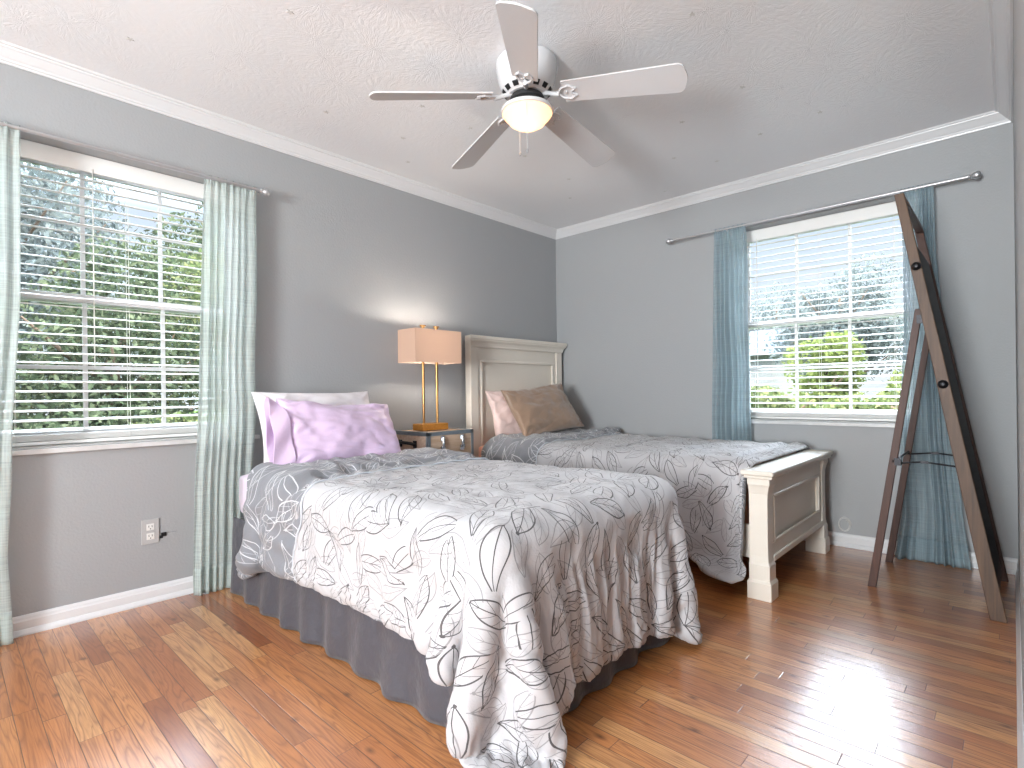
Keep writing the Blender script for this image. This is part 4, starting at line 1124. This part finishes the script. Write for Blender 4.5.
bm = bmesh.new(); lathe(bm, [(0, -.190), (.052, -.190), (.058, -.198), (.070, -.200), (.098, -.203), (.112, -.206), (.115, -.214), (.113, -.220), (.107, -.222), (.103, -.222), (.103, -.214), (0, -.214)], 48); obj('light_fitter', bm, MT['fanwhite'], fan, auto=True)
bm = bmesh.new(); pr = [(.106, -.219), (.108, -.226), (.101, -.237), (.092, -.245), (.088, -.250), (.077, -.264), (.056, -.277), (.029, -.284), (0, -.286)]
lathe(bm, pr, 48); bw = obj('glass_bowl', bm, MT['bowl'], fan, smooth=True)
s_ = bw.modifiers.new('solid', 'SOLIDIFY'); s_.thickness = .003
pd = bpy.data.lights.new('fan_light', 'POINT'); pd.energy = 1.0; pd.color = (1, .97, .94); pd.shadow_soft_size = .045
po = bpy.data.objects.new('fan_light', pd); C.objects.link(po); po.location = (fx, fy, ZC-.246)
bm = bmesh.new(); lathe(bm, [(0, -.222), (.016, -.222), (.02, -.234), (.02, -.248), (0, -.258)], 16, (.0, 0, 0)); obj('bulb', bm, MT['bulb'], fan, smooth=True)
th0 = R(-51.7)
def blade_geo(blade):
    bm = bmesh.new()
    # outline in local x (radial) / y
    r0, r1 = .165, .662
    out = []
    for t in np.linspace(0, 1, 16): out.append((r0+(r1-r0-.03)*t, -(.054+.016*t)))
    for a in np.linspace(-PI/2, 0, 8)[1:]: out.append((r1-.03+.03*math.cos(a)-.0, -.040+.03*math.sin(a)))
    for t in np.linspace(-1, 1, 9)[1:-1]: out.append((r1+.008*(1-t*t), .040*t))
    for a in np.linspace(0, PI/2, 8): out.append((r1-.03+.03*math.cos(a), .040+.03*math.sin(a)))
    for t in np.linspace(1, 0, 16): out.append((r0+(r1-r0-.03)*t, (.054+.016*t)))
    cl = []
    for p in out:
        if not cl or math.dist(p, cl[-1]) > 1e-4: cl.append(p)
    th_ = .0035
    a = [bm.verts.new((x, y, -th_)) for x, y in cl]; b = [bm.verts.new((x, y, th_)) for x, y in cl]
    n = len(cl)
    for i in range(n): bm.faces.new((a[i], a[(i+1)%n], b[(i+1)%n], b[i]))
    bm.faces.new(a[::-1]); bm.faces.new(b)
    return bm
proto = None
for k in range(5):
    ang = th0 + 2*PI*k/5
    Mx = Matrix.Translation((0, 0, -.143)) @ Matrix.Rotation(ang, 4, 'Z') @ Matrix.Rotation(R(6.7), 4, 'Y') @ Matrix.Rotation(R(-16.5), 4, 'X')
    if proto is None:
        bl = obj('blade', blade_geo(True), MT['fanblade'], fan, bevel=.0012)
        # ornate blade iron: arm + ring plate
        bm = bmesh.new()
        tube(bm, [(.050, 0, .004), (.095, 0, .001), (.125, 0, -.008), (.150, 0, -.010)], [.010, .009, .009, .011], 10)
        for s in (-1, 1):
            tube(bm, [(.140, 0, -.009), (.165, s*.026, -.008), (.195, s*.034, -.0075), (.222, s*.018, -.0075), (.205, s*.004, -.0075)], .005, 8)
        for (px, py) in ((.18, .0), (.205, -.028), (.205, .028)):
            lathe(bm, [(0, -.006), (.006, -.005), (.007, -.001), (0, .0)], 12, (px, py, -.0045))
        ir = obj('blade_iron', bm, MT['fanwhite'], bl, auto=True)
        proto = (bl, ir)
    else:
        bl = proto[0].copy(); C.objects.link(bl); bl.parent = fan
        ir = proto[1].copy(); C.objects.link(ir); ir.parent = bl
    bl.matrix_local = Mx
for (dx, dy, L) in ((.012, -.012, .20), (-.02, .01, .12)):
    bm = bmesh.new()
    px, py = .107*math.cos(-.86)*0+ dx*0 + (.104*math.cos(R(-50)) if L > .15 else .104*math.cos(R(150))), (.104*math.sin(R(-50)) if L > .15 else .104*math.sin(R(150)))
    tube(bm, [(px, py, -.225), (px*1.03, py*1.03, -.24), (px*1.03, py*1.03, -.225-L)], .0013, 6)
    lathe(bm, [(0, -.02), (.004, -.018), (.005, -.006), (.002, 0), (0, 0)], 10, (px*1.03, py*1.03, -.222-L))
    obj('pull_chain', bm, MT['steel'], fan, auto=True)

# star stickers on the ceiling
def cam_ray_floor(u, v, z):
    a = math.cos(-.0124)*(u-512)+math.sin(-.0124)*(v-391.7); b = -math.sin(-.0124)*(u-512)+math.cos(-.0124)*(v-391.7)
    dx = a*math.cos(.7507)-537.3*math.sin(.7507); dy = a*math.sin(.7507)+537.3*math.cos(.7507); t = (z-.9809)/(-b)
    return dx*t, dy*t
star_xy = [cam_ray_floor(u, v, ZC) for u, v in ((130, 39), (290, 12), (326, 112), (692, 14), (742, 87), (682, 122), (760, 134), (674, 158), (717, 161), (569, 179), (570, 198), (665, 191), (408, 162), (403, 138), (422, 106), (470, 128), (525, 156), (820, 112))]
bm = bmesh.new(); vs = []
for i in range(10):
    r = .016 if i % 2 == 0 else .007; a = 2*PI*i/10
    vs.append((r*math.cos(a), r*math.sin(a)))
a = [bm.verts.new((x, y, -.0012)) for x, y in vs]; b = [bm.verts.new((x, y, 0)) for x, y in vs]
for i in range(10): bm.faces.new((a[i], a[(i+1)%10], b[(i+1)%10], b[i]))
bm.faces.new(a[::-1]); bm.faces.new(b)
st0 = None
for (x, y) in star_xy:
    if st0 is None: st0 = obj('star_sticker', bm, MT['star']); s = st0
    else: s = st0.copy(); C.objects.link(s)
    s.location = (x, y, ZC-.0002); s.rotation_euler = (0, 0, random.uniform(0, 1.2))
    prop(s, 'tiny faded star sticker stuck on the white textured ceiling', 'sticker', 'star stickers on the ceiling')

# ================================================================== WOODEN EASEL FRAME
eb = (-.28, 3.33, 0)
ez = empty('easel', eb, 'tall dark brown wooden A-frame easel seen edge-on, by the right wall', 'easel')
ZT = 1.862
def leanx(z, back=True):   # x of the frame's back face at height z
    return -.080 + (-.392+.080)*z/ZT
def stile(y0, y1, zt, mat, name, w=.052):
    bm = bmesh.new()
    pr = [(leanx(0), .0), (leanx(0)+w+.003, .0), (leanx(zt)+w*.72, zt), (leanx(zt), zt)]
    prism(bm, pr, 'y', y0, y1); o = obj(name, bm, mat, ez, bevel=.003); return rel(o, eb)
stile(3.000, 3.022, ZT, MT['easelwood'], 'front_stile')
stile(3.640, 3.662, ZT-.03, MT['legwood'], 'front_stile')
w = .050
for (za, zb) in ((ZT-.05, ZT-.012), (.06, .12)):
    bm = bmesh.new(); pr = [(leanx(za)+.006, za), (leanx(za)+w*.8, za), (leanx(zb)+w*.76, zb), (leanx(zb)+.006, zb)]
    prism(bm, pr, 'y', 3.022, 3.640)
    o = obj('cross_rail', bm, MT['legwood'], ez, bevel=.002); rel(o, eb)
bm = bmesh.new(); za, zb = .12, ZT-.22
pr = [(leanx(za)+.030, za), (leanx(za)+.040, za), (leanx(zb)+.030, zb), (leanx(zb)+.020, zb)]
prism(bm, pr, 'y', 3.022, 3.640); o = obj('board', bm, MT['blackboard'], ez); rel(o, eb)
for (u, z) in ((0, 1.52), (0, .99)):
    bm = bmesh.new(); lathe(bm, [(0, 0), (.019, 0), (.019, .003), (.012, .008), (.008, .016), (0, .018)], 20)
    o = obj('bolt', bm, MT['blackmetal'], ez, auto=True); o.rotation_euler = (PI/2, 0, 0); o.location = Vector((leanx(z)+.022, 3.000, z))-Vector(eb)
for (y0, y1) in ((3.128, 3.152), (3.628, 3.650)):
    bm = bmesh.new(); zt = 1.345; xb, xt = -.535, leanx(zt)-.010
    pr = [(xb, 0), (xb+.034, 0), (xt+.008, zt-.02), (xt+.004, zt), (xt-.018, zt)]
    prism(bm, pr, 'y', y0, y1); o = obj('rear_leg', bm, MT['legwood'], ez, bevel=.002); rel(o, eb)
    # hinge
    bm = bmesh.new(); tube(bm, [(xt-.004, y0-.006, zt-.045), (xt-.004, y1+.006, zt-.045)], .007, 10); bx(bm, xt-.012, y0-.003, zt-.07, xt+.018, y0, zt-.03)
    o = obj('hinge', bm, MT['blackmetal'], ez, auto=True); rel(o, eb)
    # folding stay
    zl = .615; xl = xb+.017+(xt-xb-.017)*zl/zt; xr = leanx(zl)+.01
    bm = bmesh.new(); yy = (y0+y1)/2+(.018 if y0 < 3.3 else -.018)
    tube(bm, [(xl, yy, zl-.002), ((xl+xr)/2-.01, yy, zl+.012), (xr, yy, zl-.002)], .0042, 8)
    bx(bm, (xl+xr)/2-.022, yy-.004, zl+.004, (xl+xr)/2+.006, yy+.004, zl+.018)
    o = obj('folding_stay', bm, MT['blackmetal'], ez, auto=True); rel(o, eb)
bm = bmesh.new(); zl = .625; xl = -.535+.017+(leanx(1.345)-.010+.535-.017)*zl/1.345
tube(bm, [(xl, 3.128, zl), (xl, 3.650, zl)], .006, 8); bx(bm, xl+.004, 3.120, zl-.018, xl+.030, 3.160, zl+.016)
o = obj('leg_spreader', bm, MT['blackmetal'], ez, auto=True); rel(o, eb)

# ================================================================== OUTLETS
def outlet(axis, pos, sign, u, z, label, plate='plate'):
    T = placer(axis, pos, -sign); base = T(u, 0, z)
    e_ = empty('wall_outlet', base, label, 'outlet')
    bm = bmesh.new(); lbox(bm, T, u-.036, u+.036, .0005, .006, z-.058, z+.058); o = obj('cover_plate', bm, MT[plate], e_, bevel=.002); rel(o, base)
    for dz in (-.022, .022):
        bm = bmesh.new(); lbox(bm, T, u-.016, u+.016, .006, .008, z+dz-.0155, z+dz+.0155); o = obj('receptacle', bm, MT['outletw'], e_, bevel=.005, seg=3); rel(o, base)
        bm = bmesh.new()
        for du in (-.0065, .0065): lbox(bm, T, u+du-.0012, u+du+.0012, .0078, .0084, z+dz-.002, z+dz+.008)
        lbox(bm, T, u-.002, u+.002, .0078, .0084, z+dz-.011, z+dz-.006); s = obj('slots', bm, MT['blackplastic'], o); s.location = (0, 0, 0)
outlet('x', XL, -1, .690, .337, 'grey wall outlet under the left window', 'plate')
# chipped hole with a crack beside the outlet
bm = bmesh.new(); bx(bm, XL+.0003, .735, .303, XL+.003, .757, .322); bx(bm, XL+.0003, .728, .295, XL+.0025, .742, .309)
bx(bm, XL+.0003, .757, .3165, XL+.0008, .80, .3173)
prop(obj('chipped_paint', bm, MT['blackplastic'], bevel=.002), 'small dark chip and crack in the wall beside the grey outlet', 'wall damage')
# clear cable coil hanging by the far footboard post
bm = bmesh.new(); pts = []
for k in range(60):
    a = k/59*2*PI*2.2; r = .036-.0006*k*.3
    pts.append((-.80+.03+r*math.cos(a), YB-.006-.0003*k*.3, .135+r*1.3*math.sin(a)))
tube(bm, pts, .0016, 6)
prop(obj('coiled_cable', bm, MT['cord'], smooth=True), 'thin pale coiled cable on the back wall beside the far footboard post', 'cable')

# ================================================================== OUTSIDE
GZ = -.55
bm = bmesh.new(); bx(bm, -60, YB+WT+.02, GZ-.1, 40, 70, GZ); struct(obj('lawn_1', bm, MT['grass']))
bm = bmesh.new(); bx(bm, -60, -45, GZ-.1, XL-WT-.02, YB+WT+.02, GZ); struct(obj('lawn_2', bm, MT['grass']))
bm = bmesh.new(); bx(bm, -14, 14.5, GZ, 2, 18.5, GZ+.02); struct(obj('driveway_1', bm, MT['asphalt']))
def leaf_mesh(n, rx, ry, rz, leaf, seed, lumps=14, hollow=.45):
    rs = np.random.RandomState(seed)
    cen = rs.normal(size=(lumps, 3)); cen /= np.linalg.norm(cen, axis=1)[:, None]; cen *= rs.uniform(.25, .72, (lumps, 1)); 
    k = rs.randint(0, lumps, n); d = rs.normal(size=(n, 3)); d /= np.linalg.norm(d, axis=1)[:, None]
    rad = rs.uniform(hollow, 1, (n, 1))**.6*rs.uniform(.28, .5, lumps)[k][:, None]
    P = (cen[k]+d*rad)*np.array([rx, ry, rz])
    a = rs.normal(size=(n, 3)); a /= np.linalg.norm(a, axis=1)[:, None]; b = np.cross(a, rs.normal(size=(n, 3))); b /= np.linalg.norm(b, axis=1)[:, None]
    s = leaf*rs.uniform(.6, 1.3, (n, 1))
    V = np.stack([P-a*s, P+b*s*.45, P+a*s, P-b*s*.45], 1).reshape(-1, 3)
    me = bpy.data.meshes.new('foliage')
    me.vertices.add(4*n); me.vertices.foreach_set('co', V.ravel())
    me.loops.add(4*n); me.loops.foreach_set('vertex_index', np.arange(4*n)); me.polygons.add(n)
    me.polygons.foreach_set('loop_start', np.arange(0, 4*n, 4)); me.polygons.foreach_set('loop_total', np.full(n, 4)); me.update(calc_edges=True); me.validate()
    return me
def trunk_bm(h, r, spread, seed):
    rs = random.Random(seed); bm = bmesh.new()
    tube(bm, [(0, 0, 0), (rs.uniform(-.1, .1), rs.uniform(-.1, .1), h*.4), (rs.uniform(-.2, .2), rs.uniform(-.2, .2), h*.8), (0, 0, h)], [r*1.3, r, r*.7, r*.3], 10)
    for k in range(7):
        a = rs.uniform(0, 2*PI); z = h*rs.uniform(.35, .8); L = spread*rs.uniform(.5, .9)
        tube(bm, [(0, 0, z), (L*.5*math.cos(a), L*.5*math.sin(a), z+L*.3), (L*math.cos(a), L*math.sin(a), z+L*.7)], [r*.4, r*.25, r*.08], 6)
    return bm
def tree(name, x, y, crown_z, rx, ry, rz, mat, n, leaf, seed, label, cat, group=None, hollow=.45, lumps=14, me=None, trunk_r=.12):
    e_ = empty(name, (x, y, GZ), label, cat, group)
    me = leaf_mesh(n, rx, ry, rz, leaf, seed, lumps, hollow)
    o = link_mesh('foliage', me, mat, e_); o.location = (0, 0, crown_z-GZ)
    t = obj('trunk', trunk_bm(crown_z-GZ+rz*.4, trunk_r, rx*.8, seed), MT['bark'], e_, smooth=True)
    return e_
WD = 'woods outside the left window'
tree('tree', -8.2, -.9, 1.6, 1.9, 1.9, 2.6, MT['leafA'], 24000, .048, 1, 'fresh green leafy tree at the left of the left window view', 'tree', WD)
tree('tree', -8.0, 1.6, .8, 1.9, 1.9, 2.3, MT['leafB'], 24000, .045, 2, 'dark green leafy tree low in the middle of the left window view', 'tree', WD)
tree('tree', -8.6, 3.9, 1.5, 2.0, 2.0, 2.7, MT['leafA'], 24000, .048, 3, 'green tree at the right of the left window view, by the curtain', 'tree', WD)
tree('tree', -13, .4, 3.6, 3.6, 3.4, 4.4, MT['leafD'], 24000, .075, 4, 'tall grey-green tree rising behind the others outside the left window', 'tree', WD)
tree('tree', -13.5, 5.6, 3.6, 3.6, 3.4, 4.4, MT['leafB'], 22000, .08, 5, 'tall dark tree standing furthest right outside the left window', 'tree', WD)
tree('tree', -12.5, -4.8, 3.4, 3.4, 3.4, 4.2, MT['leafB'], 18000, .085, 6, 'tall dark tree half hidden by the curtain at the photo left edge', 'tree', WD)
tree('shrub', -5.9, .55, .15, 1.3, 1.5, .9, MT['leafB'], 14000, .034, 7, 'low dark shrub just outside the left window', 'shrub', WD)
tree('shrub', -6.4, 2.5, .1, 1.3, 1.5, .85, MT['leafA'], 14000, .034, 8, 'low green shrub outside the left window, right of the dark one', 'shrub', WD)
HB = 'greenery outside the right window'
tree('shrub', -2.75, 8.6, .25, 1.1, .8, .85, MT['leafA'], 8000, .05, 11, 'green hedge bush at the left foot of the right window view', 'shrub', HB)
tree('shrub', -1.15, 8.6, .35, 1.1, .8, .95, MT['leafA'], 8000, .05, 12, 'green hedge bush at the right foot of the right window view', 'shrub', HB)
tree('shrub', -2.75, 12.2, .85, .95, 1.1, 1.25, MT['leafC'], 8000, .06, 13, 'bright yellow-green bush in the middle of the right window view', 'shrub', HB)
tree('shrub', -1.1, 12.6, .75, 1.1, 1.0, 1.1, MT['leafC'], 7000, .06, 14, 'bright yellow-green bush at the right of the right window view', 'shrub', HB)
tree('tree', -4.1, 20, 3.0, 2.4, 2.2, 2.3, MT['leafD'], 11000, .09, 15, 'large grey-green tree against the sky in the right window', 'tree', HB, hollow=.2, lumps=22)
tree('tree', -9.6, 32, 4.4, 3.6, 2.8, 2.8, MT['leafD'], 7000, .10, 16, 'hazy tree behind the neighbouring house, left of the large one', 'tree', HB, hollow=.2)
tree('tree', -.6, 24, 2.8, 2.2, 1.8, 2.2, MT['leafD'], 4500, .08, 17, 'sparse hazy tree right of the large one in the right window', 'tree', HB, hollow=.2, lumps=20)
# neighbour house
hx, hy = -9.4, 24.5; e_ = empty('house', (hx, hy, GZ), 'neighbouring house with a blue-grey roof at the left of the right window', 'house')
bm = bmesh.new(); bx(bm, -4, -2.5, 0, 2.6, 2.5, 2.9); obj('wall', bm, MT['housewall'], e_)
bm = bmesh.new(); prism(bm, [(-3.0, 2.85), (3.0, 2.85), (0, 4.1)], 'x', -4.4, 3.0); obj('roof', bm, MT['roof'], e_)
for xx in (-2.2, .6):
    bm = bmesh.new(); bx(bm, xx, -2.56, .9, xx+1.0, -2.5, 1.9); f_ = obj('window', bm, MT['vinyl'], e_)
    bm = bmesh.new(); bx(bm, xx+.08, -2.58, .98, xx+.92, -2.56, 1.82); obj('pane', bm, MT['fandark'], f_)
